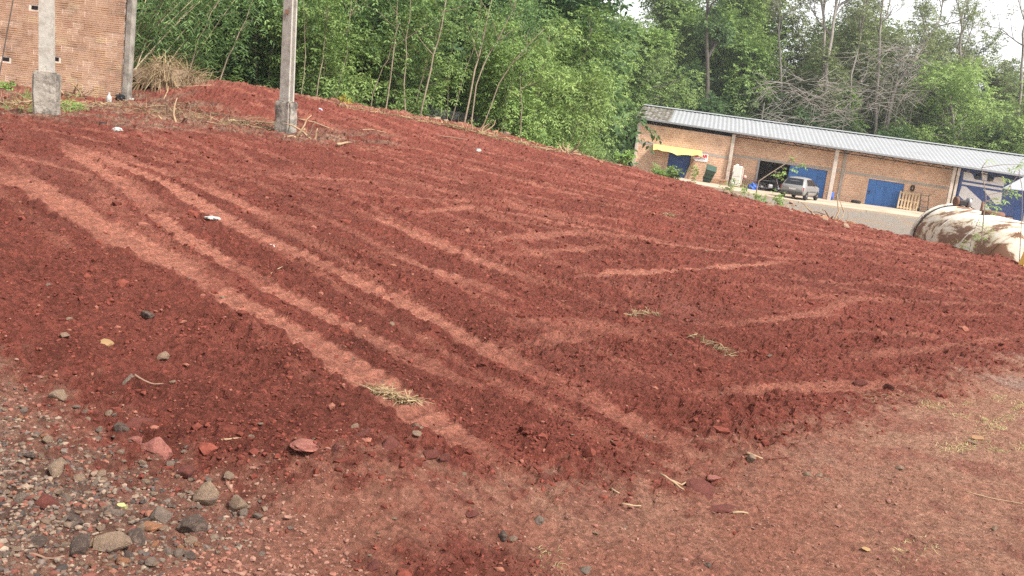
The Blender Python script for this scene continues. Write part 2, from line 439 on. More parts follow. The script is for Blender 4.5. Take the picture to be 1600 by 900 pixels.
    n1 = fbm(x, y, 1.7, 4, 81); n2 = fbm(x, y, .35, 3, 82); n3 = vnoise(x / .05, y / .05, 83)
    comp = np.ones((len(x), 1)) * A(.302, .129, .088)
    tan = np.ones((len(x), 1)) * A(.355, .198, .136)
    kt = sstep(-.25, .5, n1 + .35 * sstep(0, 4, x) + .5 * n2)
    comp = mixc(comp, tan, kt * .7)
    comp = mixc(comp, np.ones((len(x), 1)) * A(.24, .085, .062), sstep(.05, .45, n2 + .5 * n1) * .6)
    greyp = sstep(.2, .55, fbm(x, y, 1.2, 3, 84) + .12) * sstep(1.2, 3.5, x)
    comp = mixc(comp, np.ones((len(x), 1)) * A(.30, .225, .19), greyp * .55)
    gcol = mixc(np.ones((len(x), 1)) * A(.150, .088, .066), np.ones((len(x), 1)) * A(.20, .130, .100), sstep(-.3, .5, n3 + n2))
    col = mixc(comp, gcol, grav)
    dark = np.ones((len(x), 1)) * A(.180, .0510, .0355)
    dark = dark * (1 + .30 * n1[:, None] + .22 * n2[:, None] + .22 * n3[:, None])
    dark = mixc(dark, np.ones((len(x), 1)) * A(.25, .090, .066), sstep(.15, .6, fbm(x, y, 2.6, 4, 85)) * .7)
    tc = np.ones((len(x), 1)) * A(.390, .154, .105) * (1 + .15 * n2[:, None] + .10 * n3[:, None])
    def streak(dx, dy, wa, wl, sd): return vnoise((x * dy - y * dx) / wa, (x * dx + y * dy) / wl, sd)
    s1 = sstep(.28, .55, streak(.66, -.75, .22, 5.0, 91) + .25 * n2) * .36
    s2 = sstep(.25, .55, streak(.97, -.24, .26, 6.0, 93) + .25 * n2) * .45 * sstep(8, 12, r)
    s3 = sstep(.25, .55, streak(.88, .47, .24, 5.0, 95) + .25 * n2) * .38 * sstep(1, 4, x)
    lines = np.maximum(np.maximum(s1 * sstep(3, 0, x), s2), s3) * (1 - .7 * patch)
    scol = mixc(dark, tc, np.clip(trk * (.92 + .34 * tread * lod(.16) * .55) + lines * (1 - trk), 0, 1) * (1 - mound))
    col = mixc(col, scol, soil)
    lc = mixc(np.ones((len(x), 1)) * A(.16, .095, .068), np.ones((len(x), 1)) * A(.30, .21, .14), sstep(-.1, .5, n2 + .6 * n3))
    col = mixc(col, lc, lit * .75 * sstep(-.25, .25, fbm(x, y, .7, 3, 86) + .05))
    fk = np.exp(-((s_pad + .1) / .55) ** 2) * sstep(-.2, .4, n2 + n3 * .5 + .2) * (x < 8.5)
    col = mixc(col, np.ones((len(x), 1)) * A(.33, .19, .13), fk * .7)
    # outside the pad
    out = sstep(.2, 1.6, s_pad + wob)
    forest = np.ones((len(x), 1)) * A(.075, .055, .032) * (1 + .4 * n2[:, None])
    yard = mixc(np.ones((len(x), 1)) * A(.23, .20, .172), np.ones((len(x), 1)) * A(.27, .195, .14), sstep(-.1, .4, n1))
    ky = sstep(1.5, 5, x + wob) * sstep(80, 72, y)
    col = mixc(col, mixc(forest, yard, ky), out)
    return z, np.clip(col, .004, .9), dict(soil=soil, grav=grav, trk=trk, lit=lit, s_pad=s_pad, mound=mound)

def ground_mesh():
    az = np.concatenate([np.radians(np.arange(-180, -39, 5.0)), np.radians(np.arange(-38.5, 38.51, 0.125)), np.radians(np.arange(40, 180, 5.0))])
    rr = [0.4, .8, 1.2, 1.6, 1.9, 2.1]; q = 2.25
    while q < 41: rr.append(q); q *= (1.0034 if q < 8 else 1.0060)
    while q < 95: rr.append(q); q *= 1.02
    while q < 1500: rr.append(q); q *= 1.12
    rr = np.array(rr)
    na, nr = len(az), len(rr)
    R, A = np.meshgrid(rr, az, indexing='ij')
    x = (R * np.sin(A)).ravel(); y = (R * np.cos(A)).ravel()
    z, col, _ = ground_fields(x, y)
    V = np.stack([x, y, z], 1)
    V = np.vstack([V, [[0, 0, hz(0, 0)]]]); col = np.vstack([col, col[:1]])
    i = np.arange(nr - 1)[:, None] * na; j = np.arange(na)[None, :]; j2 = (j + 1) % na
    Q = np.stack([i + j, i + na + j, i + na + j2, i + j2], -1).reshape(-1, 4)
    tri = np.stack([np.full(na, nr * na), np.arange(na), (np.arange(na) + 1) % na], 1)
    me = bpy.data.meshes.new("ground")
    fill_mesh(me, V, np.concatenate([Q.ravel(), tri.ravel()]), np.concatenate([np.full(len(Q), 4), np.full(na, 3)]))
    set_col(me, col)
    return me
def ground_material():
    m = bpy.data.materials.new("soil"); m.use_nodes = True
    t = m.node_tree; N = t.nodes; L = t.links; b = N['Principled BSDF']
    b.inputs['Roughness'].default_value = .95; b.inputs['Specular IOR Level'].default_value = .12
    a = N.new('ShaderNodeAttribute'); a.attribute_name = 'Col'
    tc = N.new('ShaderNodeTexCoord')
    n1 = N.new('ShaderNodeTexNoise'); n1.inputs['Scale'].default_value = 38; n1.inputs['Detail'].default_value = 6; n1.inputs['Roughness'].default_value = .75
    L.new(tc.outputs['Object'], n1.inputs['Vector'])
    mr = N.new('ShaderNodeMapRange'); mr.inputs[1].default_value = .3; mr.inputs[2].default_value = .7; mr.inputs[3].default_value = .66; mr.inputs[4].default_value = 1.34
    L.new(n1.outputs['Fac'], mr.inputs[0])
    n2 = N.new('ShaderNodeTexNoise'); n2.inputs['Scale'].default_value = 9; n2.inputs['Detail'].default_value = 5; n2.inputs['Roughness'].default_value = .7
    L.new(tc.outputs['Object'], n2.inputs['Vector'])
    m2 = N.new('ShaderNodeMapRange'); m2.inputs[1].default_value = .3; m2.inputs[2].default_value = .7; m2.inputs[3].default_value = .82; m2.inputs[4].default_value = 1.2
    L.new(n2.outputs['Fac'], m2.inputs[0])
    mm = N.new('ShaderNodeMath'); mm.operation = 'MULTIPLY'; L.new(mr.outputs[0], mm.inputs[0]); L.new(m2.outputs[0], mm.inputs[1])
    vo = N.new('ShaderNodeTexVoronoi'); vo.inputs['Scale'].default_value = 55; L.new(tc.outputs['Object'], vo.inputs['Vector'])
    sv = N.new('ShaderNodeSeparateColor'); L.new(vo.outputs['Color'], sv.inputs[0])
    m3 = N.new('ShaderNodeMapRange'); m3.inputs[3].default_value = .74; m3.inputs[4].default_value = 1.28; L.new(sv.outputs[0], m3.inputs[0])
    mk2 = N.new('ShaderNodeMath'); mk2.operation = 'MULTIPLY'; L.new(mm.outputs[0], mk2.inputs[0]); L.new(m3.outputs[0], mk2.inputs[1])
    vm = N.new('ShaderNodeVectorMath'); vm.operation = 'MULTIPLY'; L.new(a.outputs['Color'], vm.inputs[0]); L.new(mk2.outputs[0], vm.inputs[1])
    L.new(vm.outputs[0], b.inputs['Base Color'])
    n3 = N.new('ShaderNodeTexNoise'); n3.inputs['Scale'].default_value = 22; n3.inputs['Detail'].default_value = 9; n3.inputs['Roughness'].default_value = .78
    L.new(tc.outputs['Object'], n3.inputs['Vector'])
    bp = N.new('ShaderNodeBump'); bp.inputs['Strength'].default_value = 1.0; bp.inputs['Distance'].default_value = .07
    L.new(n3.outputs['Fac'], bp.inputs['Height']); L.new(bp.outputs[0], b.inputs['Normal'])
    return m
MAT_SOIL = ground_material()
ground = mk("ground", ground_mesh(), MAT_SOIL, smooth=False)
ground['kind'] = 'structure'; ground['label'] = 'graded red earth lot with wheel tracks and gravel in front'
def gfull(xs, ys):
    z, col, f = ground_fields(np.asarray(xs, float), np.asarray(ys, float)); return z, col, f
def on(u, v):
    """point on the finished ground at a photo pixel"""
    p = gp(u, v); z, _, _ = gfull([p.x], [p.y]); return Vector((p.x, p.y, float(z[0])))
def depth_of(p): return (Vector(p) - Vector((0, 0, EYE))).dot(cF)

# ================================================================== BRICK WALL AND POLES (left)
M_MORTAR = mat("mortar", (.66, .56, .47), .95, var=.25, vscale=14, bump=.5, bscale=60, stain=(.20, .15, .12), sscale=2.2, samt=.4)
def brickmat(name, c): return mat(name, c, .9, var=.16, vscale=3, bump=.35, bscale=50, stain=tuple(q * .55 for q in c), sscale=1.3, samt=.42, coords='World')
M_BR = [brickmat("brick_clay_a", (.44, .265, .168)), brickmat("brick_clay_b", (.42, .248, .158)), brickmat("brick_clay_c", (.455, .28, .178)), brickmat("brick_clay_pale", (.50, .335, .20)), brickmat("brick_clay_dark", (.43, .24, .152))]
M_CONC = mat("concrete_weathered", (.36, .335, .295), .9, var=.22, vscale=9, bump=.4, bscale=45, stain=(.21, .18, .15), sscale=3.5, samt=.35)
M_CONC2 = mat("concrete_base_old", (.30, .265, .225), .95, var=.3, vscale=7, bump=.8, bscale=30, stain=(.085, .075, .065), sscale=4, samt=.55)
M_HOLE_SHADE = mat("hole_shade", (.014, .010, .009), .95)  # near-black colour standing in for the shade inside missing-brick holes

wl = at(-75, 118, 19.5); wr = at(191, 150, 19.1)
wdir = Vector((wr.x - wl.x, wr.y - wl.y, 0)); WLEN = wdir.length; wdir.normalize(); wnor = Vector((wdir.y, -wdir.x, 0))   # toward camera
wz0 = hz(wr.x, wr.y) - .12
wbase = Vector((wl.x, wl.y, wz0))
wrz = math.atan2(wdir.y, wdir.x)
wall = thing("brick_wall", "weathered wall of grooved red clay blocks at the upper left", "wall", wbase, wrz)
H_WALL = 3.4
mb = MB(); mb.box((WLEN / 2, .079, H_WALL / 2), (WLEN, .15, H_WALL)); mb.build("mortar_core", M_MORTAR, wall)
def grooved_brick(L, Hh, D, ng=2):
    m = MB(); pr = [(0, 0)]
    gh = Hh / (ng * 2 + 1)
    for i in range(ng):
        z0 = gh * (2 * i + 1)
        pr += [(0, z0 + gh * .15), (.013, z0 + gh * .3), (.013, z0 + gh * .7), (0, z0 + gh * .85)]
    pr += [(0, Hh), (D, Hh), (D, 0)]
    m.prism(pr, None, (-L / 2, 0, -Hh / 2), (0, 1, 0), (0, 0, 1), (L, 0, 0))
    return m.mesh("brick")
BL, BH = .240, .115
bmeshes = []
for k, mm_ in enumerate(M_BR):
    me = grooved_brick(BL, BH, .09); me.materials.append(mm_); bmeshes.append(me)
holes = {(9, 6), (4, 5), (7, 14)}
nrow = int(H_WALL / (BH + .012)); ncol = int(WLEN / (BL + .013)) + 1
nb = 0
for r_ in range(0, min(nrow, 22)):
    off = (BL + .013) / 2 if r_ % 2 else 0
    for c_ in range(-1, ncol):
        xx = c_ * (BL + .013) + BL / 2 + off
        half = xx + BL / 2 > WLEN + .02 and xx - BL / 2 < WLEN - .09
        if xx - BL / 2 < -.14 or (xx + BL / 2 > WLEN + .02 and not half) or nb >= 299: continue
        zz = r_ * (BH + .012) + BH / 2 + random.uniform(-.003, .003)
        if (c_, r_) in holes:
            mb = MB(); mb.box((xx, .03, zz), (BL * .62, .06, BH * .7)); mb.build("hole_shade_block", M_HOLE_SHADE, wall); continue  # solid block in the gap, coloured dark as the hole's shade
        t = random.random(); pale = sstep(.3, .6, float(fbm(np.array([xx]), np.array([zz]), .9, 2, 5)[0]) + .25)
        idx = 3 if t < .03 + .16 * pale else (2 if t < .40 else (0 if t < .72 else (1 if t < .97 else 4)))
        o = bpy.data.objects.new("brick", bmeshes[idx]); C.objects.link(o); o.parent = wall
        if half: o.scale.x = (WLEN - (xx - BL / 2)) / BL; xx = (xx - BL / 2 + WLEN) / 2
        o.location = (xx, -.004 + random.uniform(-.006, .005), zz); o.rotation_euler = (0, random.uniform(-.008, .008), random.uniform(-.012, .012)); nb += 1
# the wall runs on beyond the picture's left border
mb = MB()
for r_ in range(0, nrow):
    off = (BL + .013) / 2 if r_ % 2 else 0
    for c_ in range(-16, -1):
        xx = c_ * (BL + .013) + BL / 2 + off
        if xx + BL / 2 < -.13 + (BL if r_ % 2 else 0) - (BL + .013) * (0 if r_ % 2 else 0): mb.box((xx, .04, r_ * (BH + .012) + BH / 2), (BL, .09, BH))
o = mb.build("brick_courses", M_BR[0], wall); o['kind'] = 'stuff'
mb = MB(); mb.box((-2.0, .079, H_WALL / 2), (4.0, .149, H_WALL - .01)); mb.build("mortar_core", M_MORTAR, wall)
# weathered end post of the wall
pb = Vector((WLEN + .07, .05, 0))
mb = MB(); mb.prism([(-.055, -.09), (.055, -.09), (.07, 0), (.055, .09), (-.055, .09), (-.07, 0)], None, (pb.x, pb.y, -.1), (1, 0, 0), (0, 1, 0), (.06, 0, 3.6))
mb.build("end_post", mat("post_weathered", (.27, .245, .21), .95, var=.3, vscale=4, bump=.5, stain=(.11, .095, .08), sscale=2.5, samt=.5), wall)

def ipole(name, label, u0, v0, d, w_px, base_px, base_h, lean, twist, base_lbl):
    """double-T concrete pole on a cast concrete block; pixel of the block's foot"""
    p = on(u0, v0); p = at(u0, v0, d); p.z = hz(p.x, p.y) - .05
    t = thing(name, label, "pole", p, 0)
    wpo = w_px * d / FPX; wb = base_px * d / FPX
    m = MB()
    R = Matrix.Rotation(twist, 3, 'Z')
    hw = wb / 2 / (abs(math.cos(twist)) + .35 * abs(math.sin(twist)))
    bm = bmesh.new(); bmesh.ops.create_cube(bm, size=1)
    for v in bm.verts: v.co = Vector((v.co.x * 2 * hw, v.co.y * 2 * hw * .8, (v.co.z + .5) * base_h))
    bmesh.ops.bevel(bm, geom=bm.edges[:], offset=.03, segments=2, affect='EDGES')
    bmesh.ops.subdivide_edges(bm, edges=bm.edges[:], cuts=3, use_grid_fill=True)
    for v in bm.verts:
        nn = mnoise.noise_vector(v.co * 5 + Vector((d, 0, 0))) * .022 + mnoise.noise_vector(v.co * 17) * .008
        v.co = R @ (v.co + nn)
        v.co.x += (lean) * v.co.z
    me = bpy.data.meshes.new("base_block"); bm.to_mesh(me); bm.free()
    b = mk("base_block", me, M_CONC2, t)
    b['label'] = base_lbl
    # shaft: double-T section tapering upward
    hh = 8.5; a = wpo / 2 / (abs(math.cos(twist)) + .4 * abs(math.sin(twist))); bb = a * .78
    sec = [(-a, -bb), (a, -bb), (a, -bb * .55), (a * .45, -bb * .4), (a * .45, bb * .4), (a, bb * .55), (a, bb), (-a, bb), (-a, bb * .55), (-a * .45, bb * .4), (-a * .45, -bb * .4), (-a, -bb * .55)]
    V = []; nz = 9
    for i in range(nz):
        z = base_h - .06 + hh * i / (nz - 1); s = 1 - .32 * i / (nz - 1)
        for (x, y) in sec:
            q = R @ Vector((x * s, y * s, 0)); V.append((q.x + lean * z, q.y, z))
    n = 12
    F = [(i * n + j, i * n + (j + 1) % n, (i + 1) * n + (j + 1) % n, (i + 1) * n + j) for i in range(nz - 1) for j in range(n)] + [tuple(range((nz - 1) * n, nz * n))]
    m.add(V, F); m.build("shaft", M_CONC, t)
    return t, R, a, bb
t1, R1, a1, b1 = ipole("concrete_pole", "thick concrete pole on a stained block in front of the brick wall", 73.5, 181, 13.4, 22, 38, .70, -.028, .32, "stained squat concrete footing block")
t2, R2, a2, b2 = ipole("concrete_pole", "slimmer concrete pole standing alone against the green thicket", 446, 210, 17.0, 19, 30, .64, -.035, -.42, "cracked pale concrete footing block")
# small bracket bolted on the slimmer pole
mb = MB(); mb.box((.0 - .035 * 2.2 - .03, -b2 - .02, 2.25), (.05, .05, .07)); mb.build("bracket", mat("rusty_iron", (.16, .08, .05), .8, var=.3), t2)
# guy wire at the left border
ga = at(-14, 160, 12.0); ga.z = hz(ga.x, ga.y) - .05; gb = at(26, -30, 12.6)
mb = MB(); mb.tube([ga.lerp(gb, i / 8) for i in range(9)], .008, 5)
o = mb.build("guy_wire", mat("wire_dark", (.05, .04, .035), .7), None, True, origin=ga, loc=ga)
tag(o, "thin dark guy wire slanting up at the left border", "wire")

# ================================================================== WORKSHOP (right)
wA = at(1000, 225, 66.0); wB = at(1490, 300, 62.0)
WD = Vector((wB.x - wA.x, wB.y - wA.y, 0)).normalized(); WN = Vector((WD.y, -WD.x, 0))     # WN points to the camera side
def wp(u, v, off=0.0):
    """pixel -> (s, z) on the workshop's wall plane (moved off metres toward the camera)"""
    o = Vector((wA.x, wA.y, 0)) + WN * off
    r = ray(u, v); c = Vector((0, 0, EYE)); k = (o - c).dot(WN) / r.dot(WN); p = c + r * k
    return (p - o).dot(WD), p.z
ZG = lambda s: -1.16 + .018 * (20 - s) if s < 20 else -1.16              # floor level along the wall (it steps with the slope)
borg = Vector((wA.x, wA.y, -1.2))
brz = math.atan2(WD.y, WD.x)
shop = thing("workshop_building", "long low brick workshop with blue doors and a white metal roof", "building", borg, brz)
# local frame: x = s, y = -off (into the building positive), z relative to -1.2
def lz(z): return z + 1.2
sL = wp(996, 225)[0]; sP1 = wp(1140, 250)[0]; sP2 = wp(1297, 275)[0]; sP2b = wp(1313, 275)[0]; sP3 = wp(1484, 290)[0]; sR = sP3 + 9.5
OV = .95                                       # the first bay and the eave stand this far in front of the recessed bays
ev = lambda s: wp_e0 + (wp_e1 - wp_e0) * (s - sL) / (sP3 - sL)
wp_e0 = wp(1000, 184, OV + .15)[1]; wp_e1 = wp(1490, 258, OV + .15)[1]
def shop_brick(name, c1, c2, mort):
    m = bpy.data.materials.new(name); m.use_nodes = True; t = m.node_tree; N = t.nodes; L = t.links; b = N['Principled BSDF']
    b.inputs['Roughness'].default_value = .9; b.inputs['Specular IOR Level'].default_value = .2
    tc = N.new('ShaderNodeTexCoord'); mp = N.new('ShaderNodeMapping'); mp.inputs['Rotation'].default_value = (PI / 2, 0, 0)
    L.new(tc.outputs['Object'], mp.inputs['Vector'])
    br = N.new('ShaderNodeTexBrick'); br.inputs['Scale'].default_value = 1.0
    br.inputs['Brick Width'].default_value = .30; br.inputs['Row Height'].default_value = .155; br.inputs['Mortar Size'].default_value = .022; br.inputs['Mortar Smooth'].default_value = .2; br.inputs['Bias'].default_value = -.1
    br.inputs['Color1'].default_value = (*c1, 1); br.inputs['Color2'].default_value = (*c2, 1); br.inputs['Mortar'].default_value = (*mort, 1)
    L.new(mp.outputs[0], br.inputs['Vector'])
    n1 = N.new('ShaderNodeTexNoise'); n1.inputs['Scale'].default_value = 1.1; n1.inputs['Detail'].default_value = 8; n1.inputs['Roughness'].default_value = .7; L.new(tc.outputs['Object'], n1.inputs['Vector'])
    mr = N.new('ShaderNodeMapRange'); mr.inputs[1].default_value = .3; mr.inputs[2].default_value = .7; mr.inputs[3].default_value = .68; mr.inputs[4].default_value = 1.22; L.new(n1.outputs['Fac'], mr.inputs[0])
    vm = N.new('ShaderNodeVectorMath'); vm.operation = 'MULTIPLY'; L.new(br.outputs['Color'], vm.inputs[0]); L.new(mr.outputs[0], vm.inputs[1]); L.new(vm.outputs[0], b.inputs['Base Color'])
    bp = N.new('ShaderNodeBump'); bp.inputs['Strength'].default_value = .7; bp.inputs['Distance'].default_value = .012; bp.invert = True
    L.new(br.outputs['Fac'], bp.inputs['Height']); L.new(bp.outputs[0], b.inputs['Normal'])
    return m
M_SB = shop_brick("workshop_brick", (.66, .385, .235), (.57, .295, .175), (.64, .53, .42))
M_BEAM = mat("concrete_beam", (.36, .32, .28), .9, var=.2, vscale=5, bump=.3)
M_PILLAR = mat("concrete_pillar_pale", (.50, .43, .37), .9, var=.2, vscale=4, bump=.3, stain=(.33, .24, .18), sscale=1.5, samt=.4)
M_BLUE = mat("blue_door_paint", (.045, .145, .400), .55, var=.22, vscale=2.2, stain=(.06, .10, .20), sscale=2.5, samt=.25)
M_BLUE_D = mat("blue_door_paint_dull", (.035, .075, .22), .6, var=.2, vscale=2)
M_ROOF = mat("zinc_roof", (.335, .345, .36), .45, metal=.15, var=.06, vscale=1.4, stain=(.28, .28, .285), sscale=.9, samt=.22)
M_ROOF_D = mat("zinc_roof_littered", (.40, .39, .37), .6, metal=.1, var=.15, vscale=2, stain=(.10, .085, .065), sscale=2.4, samt=.95)
M_STEEL = mat("dark_steel", (.045, .04, .04), .6, metal=.4)
M_GUT = mat("grey_steel", (.30, .30, .31), .5, metal=.5, var=.1)
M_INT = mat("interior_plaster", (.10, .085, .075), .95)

def wallrect(name, s0, s1, z0a, z0b, z1a, z1b, y0, th, m, parent=shop):
    """upright slab between s0..s1; bottom/top heights may differ at the two ends; front face at local y0"""
    mb = MB()
    V = [(s0, y0, lz(z0a)), (s1, y0, lz(z0b)), (s1, y0, lz(z1b)), (s0, y0, lz(z1a)), (s0, y0 + th, lz(z0a)), (s1, y0 + th, lz(z0b)), (s1, y0 + th, lz(z1b)), (s0, y0 + th, lz(z1a))]
    F = [(0, 1, 2, 3), (5, 4, 7, 6), (4, 0, 3, 7), (1, 5, 6, 2), (3, 2, 6, 7), (4, 5, 1, 0)]
    mb.add(V, F); return mb.build(name, m, parent)
def slabs_with_hole(s0, s1, z1, hole, y0, th, m, z0=-1.6):
    """wall s0..s1 from z0 to eave function z1, with a door hole (a, b, ztop_a, ztop_b)"""
    a, b, ta, tb = hole
    wallrect("wall", s0, a, z0, z0, z1(s0), z1(a), y0, th, m)
    wallrect("wall", b, s1, z0, z0, z1(b), z1(s1), y0, th, m)
    wallrect("wall", a, b, ta, tb, z1(a), z1(b), y0, th, m)
top1 = lambda s: ev(s) - .36
topr = lambda s: ev(s) - .12
# bay 1 (front), doors etc. from photo pixels
d1 = (wp(1043, 255, OV)[0], wp(1078, 258, OV)[0]); d1t = (wp(1043, 236, OV)[1], wp(1084, 243, OV)[1])
slabs_with_hole(sL, sP1, top1, (d1[0], d1[1], d1t[0], d1t[1]), -OV, .18, M_SB)
wallrect("wall", sL, sL + .18, -1.6, -1.6, top1(sL), top1(sL), -OV + .18, 9.0, M_SB)          # gable end
wallrect("wall", sP1 - .18, sP1, -1.6, -1.6, top1(sP1), top1(sP1), -OV + .18, OV + .02, M_SB)
wallrect("door", d1[0], d1[1], -1.3, -1.3, d1t[0], d1t[1], -OV + .10, .06, M_BLUE_D)
# bay 2: open doorway + sliding blue door
o2 = (wp(1182, 270)[0], wp(1231, 280)[0], wp(1289, 290)[0]); o2t = (wp(1186, 250)[1], wp(1294, 267)[1])
slabs_with_hole(sP1, sP2b, topr, (o2[0], o2[2], o2t[0], o2t[1]), 0, .18, M_SB)
dt = lambda s: o2t[0] + (o2t[1] - o2t[0]) * (s - o2[0]) / (o2[2] - o2[0])
def ribbed_door(name, s0, s1, zb, zt0, zt1, y, m):
    d = wallrect(name, s0, s1, zb, zb, zt0, zt1, y, .05, m)
    n = max(3, int((s1 - s0) / .55))
    for i in range(n + 1):
        s = s0 + (s1 - s0) * i / n; zt = zt0 + (zt1 - zt0) * i / n
        mb = MB(); mb.box((min(max(s, s0 + .03), s1 - .03), y - .012, (lz(zb) + lz(zt)) / 2), (.05, .024, zt - zb - .06)); mb.build("door_rib", m, d)
    mb = MB(); mb.box((s0 + .18, y - .03, lz(zb) + 1.05), (.05, .05, .22)); mb.build("handle", M_STEEL, d)
    return d
ribbed_door("sliding_door", o2[1], o2[2] + .05, -1.2, dt(o2[1]), dt(o2[2]), .07, M_BLUE)
for (sa, zt) in ((o2[0], o2t[0]),):
    mb = MB(); mb.box((sa + .05, -.03, (lz(-1.3) + lz(zt)) / 2), (.12, .10, zt + 1.3)); mb.build("door_frame", M_GUT, shop)
# bay 3: blue door
d3 = (wp(1354, 300)[0], wp(1409, 310)[0]); d3t = (wp(1358, 279)[1], wp(1419, 288)[1])
slabs_with_hole(sP2b, sP3, topr, (d3[0], d3[1], d3t[0], d3t[1]), 0, .18, M_SB)
ribbed_door("sliding_door", d3[0], d3[1], -1.2, d3t[0], d3t[1], .07, M_BLUE)
# interior behind the openings, back and side walls
wallrect("back_wall", sL, sR, -1.6, -1.6, ev(sL) + .10, ev(sR) + .10, 9.0, .18, M_SB)
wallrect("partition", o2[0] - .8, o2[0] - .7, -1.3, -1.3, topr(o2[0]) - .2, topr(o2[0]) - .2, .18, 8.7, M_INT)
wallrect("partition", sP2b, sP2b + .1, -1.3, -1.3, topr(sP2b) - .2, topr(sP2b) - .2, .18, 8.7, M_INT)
wallrect("partition", sP3 - .05, sP3 + .05, -1.3, -1.3, topr(sP3) - .1, topr(sP3) - .1, .18, 8.7, M_SB)
# beams
b0 = wp(1004, 222, OV)[1]; b1_ = wp(1134, 246, OV)[1]
wallrect("ring_beam", sL + .1, sP1 - .1, b0 - .1, b1_ - .1, b0 + .08, b1_ + .08, -OV - .012, .05, M_BEAM)
c0 = wp(1145, 240)[1]; c1_ = wp(1183, 249)[1]
wallrect("ring_beam", sP1 + .05, sP2b - .1, o2t[0] + .02, o2t[1] + .02, o2t[0] + .2, o2t[1] + .2, -.012, .05, M_BEAM)
e0 = wp(1315, 268)[1]; e1_ = wp(1477, 294)[1]
wallrect("ring_beam", sP2b + .1, sP3 - .1, e0 - .08, e1_ - .08, e0 + .1, e1_ + .1, -.012, .05, M_BEAM)
# pillars
def pillar(s, y, wd, dp, zt, m=M_PILLAR, name="pillar"):
    mb = MB(); mb.box((s, y, (lz(-1.5) + lz(zt)) / 2), (wd, dp, zt + 1.5), bev=.02); return mb.build(name, m, shop)
pillar(sL + .02, -OV - .03, .20, .22, ev(sL) - .1)
pillar(sP1, -OV - .03, .24, .24, ev(sP1) - .15)
pillar(sP2 + .05, -OV, .26, .26, ev(sP2) - .12)
pillar(sP2b + .1, -.02, .20, .12, ev(sP2b) - .15, M_BEAM)
pillar(sP3 - .12, -OV + .1, .22, .24, ev(sP3) - .12)
pillar(sP3 + .16, -OV + .1, .18, .24, ev(sP3) - .12)
pillar(sR - .2, -OV + .1, .24, .24, ev(sR) - .12)
# open truss under the eave of bay 1 and purlins along the eave
mb = MB()
for i in range(28):
    s = sL + .15 + (sR - sL - .3) * i / 28; s2 = sL + .15 + (sR - sL - .3) * (i + .5) / 28; s3 = sL + .15 + (sR - sL - .3) * (i + 1) / 28
    mb.tube([(s, -OV + .05, lz(ev(s)) - .30), (s2, -OV + .05, lz(ev(s2)) - .04), (s3, -OV + .05, lz(ev(s3)) - .30)], .022, 4)
mb.tube([(sL, -OV + .05, lz(ev(sL)) - .31), (sR, -OV + .05, lz(ev(sR)) - .31)], .03, 4)
mb.tube([(sL, -OV + .05, lz(ev(sL)) - .05), (sR, -OV + .05, lz(ev(sR)) - .05)], .035, 4)
mb.build("eave_truss", M_STEEL, shop)
mb = MB(); mb.prism([(-.07, 0), (.07, 0), (.07, .12), (-.07, .12)], None, (sL - .25, -OV - .35, lz(ev(sL)) - .09), (0, 1, 0), (0, 0, 1), (sR - sL + .25, 0, ev(sR) - ev(sL)))
mb.build("gutter", M_GUT, shop)
# corrugated roof sheets: front slope and back slope
rid0 = .0
DEP = 4.6
def roof_sheets():
    # ridge height from the photo
    o = Vector((wA.x, wA.y, 0)) - WN * DEP
    def ridge_z(u, v):
        r = ray(u, v); c = Vector((0, 0, EYE)); k = (o - c).dot(WN) / r.dot(WN); p = c + r * k; return (p - o).dot(WD), p.z
    s0, z0 = ridge_z(1066, 173); s1, z1 = ridge_z(1500, 231)
    rz_ = lambda s: z0 + (z1 - z0) * (s - s0) / (s1 - s0)
    y0 = -OV - .38; y1 = DEP; y2 = 9.4
    nS = 13; ss = np.linspace(sL - .3, sR, nS + 1)
    for k in range(nS):
        a, b = ss[k], ss[k + 1] + .04
        n = int((b - a) / .15)
        for part in (0, 1):
            xs = np.linspace(a, b, n + 1); V = []; F = []
            ny = 2
            for i, x in enumerate(xs):
                cz_ = (.019 if i % 2 else -.019) + .006 * (k % 2)
                e = lz(ev(x)); rg = lz(rz_(x))
                if part == 0: V += [(x, y0, e + cz_), (x, y1, rg + cz_)]
                else: V += [(x, y1, rg + cz_), (x, y2, lz(ev(x)) + .15 + cz_)]
            for i in range(n): F.append((2 * i, 2 * i + 2, 2 * i + 3, 2 * i + 1))
            mb = MB(); mb.add(V, F)
            mb.add([(q[0], q[1], q[2] - .006) for q in V], [f[::-1] for f in F])
            mb.build("roof_sheet", M_ROOF_D if (k == 0 and part == 0) else M_ROOF, shop)
    mb = MB(); xs = [sL - .3, sR]
    mb.add([(xs[0], y1 - .25, lz(rz_(xs[0])) + .045), (xs[1], y1 - .25, lz(rz_(xs[1])) + .045), (xs[1], y1, lz(rz_(xs[1])) + .12), (xs[0], y1, lz(rz_(xs[0])) + .12), (xs[1], y1 + .25, lz(rz_(xs[1])) + .045), (xs[0], y1 + .25, lz(rz_(xs[0])) + .045)], [(0, 1, 2, 3), (3, 2, 4, 5)])
    mb.build("ridge_cap", M_ROOF, shop)
    # gable triangle of the left end
    mb = MB(); mb.prism([(-OV + .02, lz(top1(sL)) - .05), (DEP, lz(rz_(sL)) - .1), (9.0, lz(ev(sL)) - .1)], None, (sL + .03, 0, 0), (0, 1, 0), (0, 0, 1), (.14, 0, 0)); mb.build("gable", M_SB, shop)
roof_sheets()
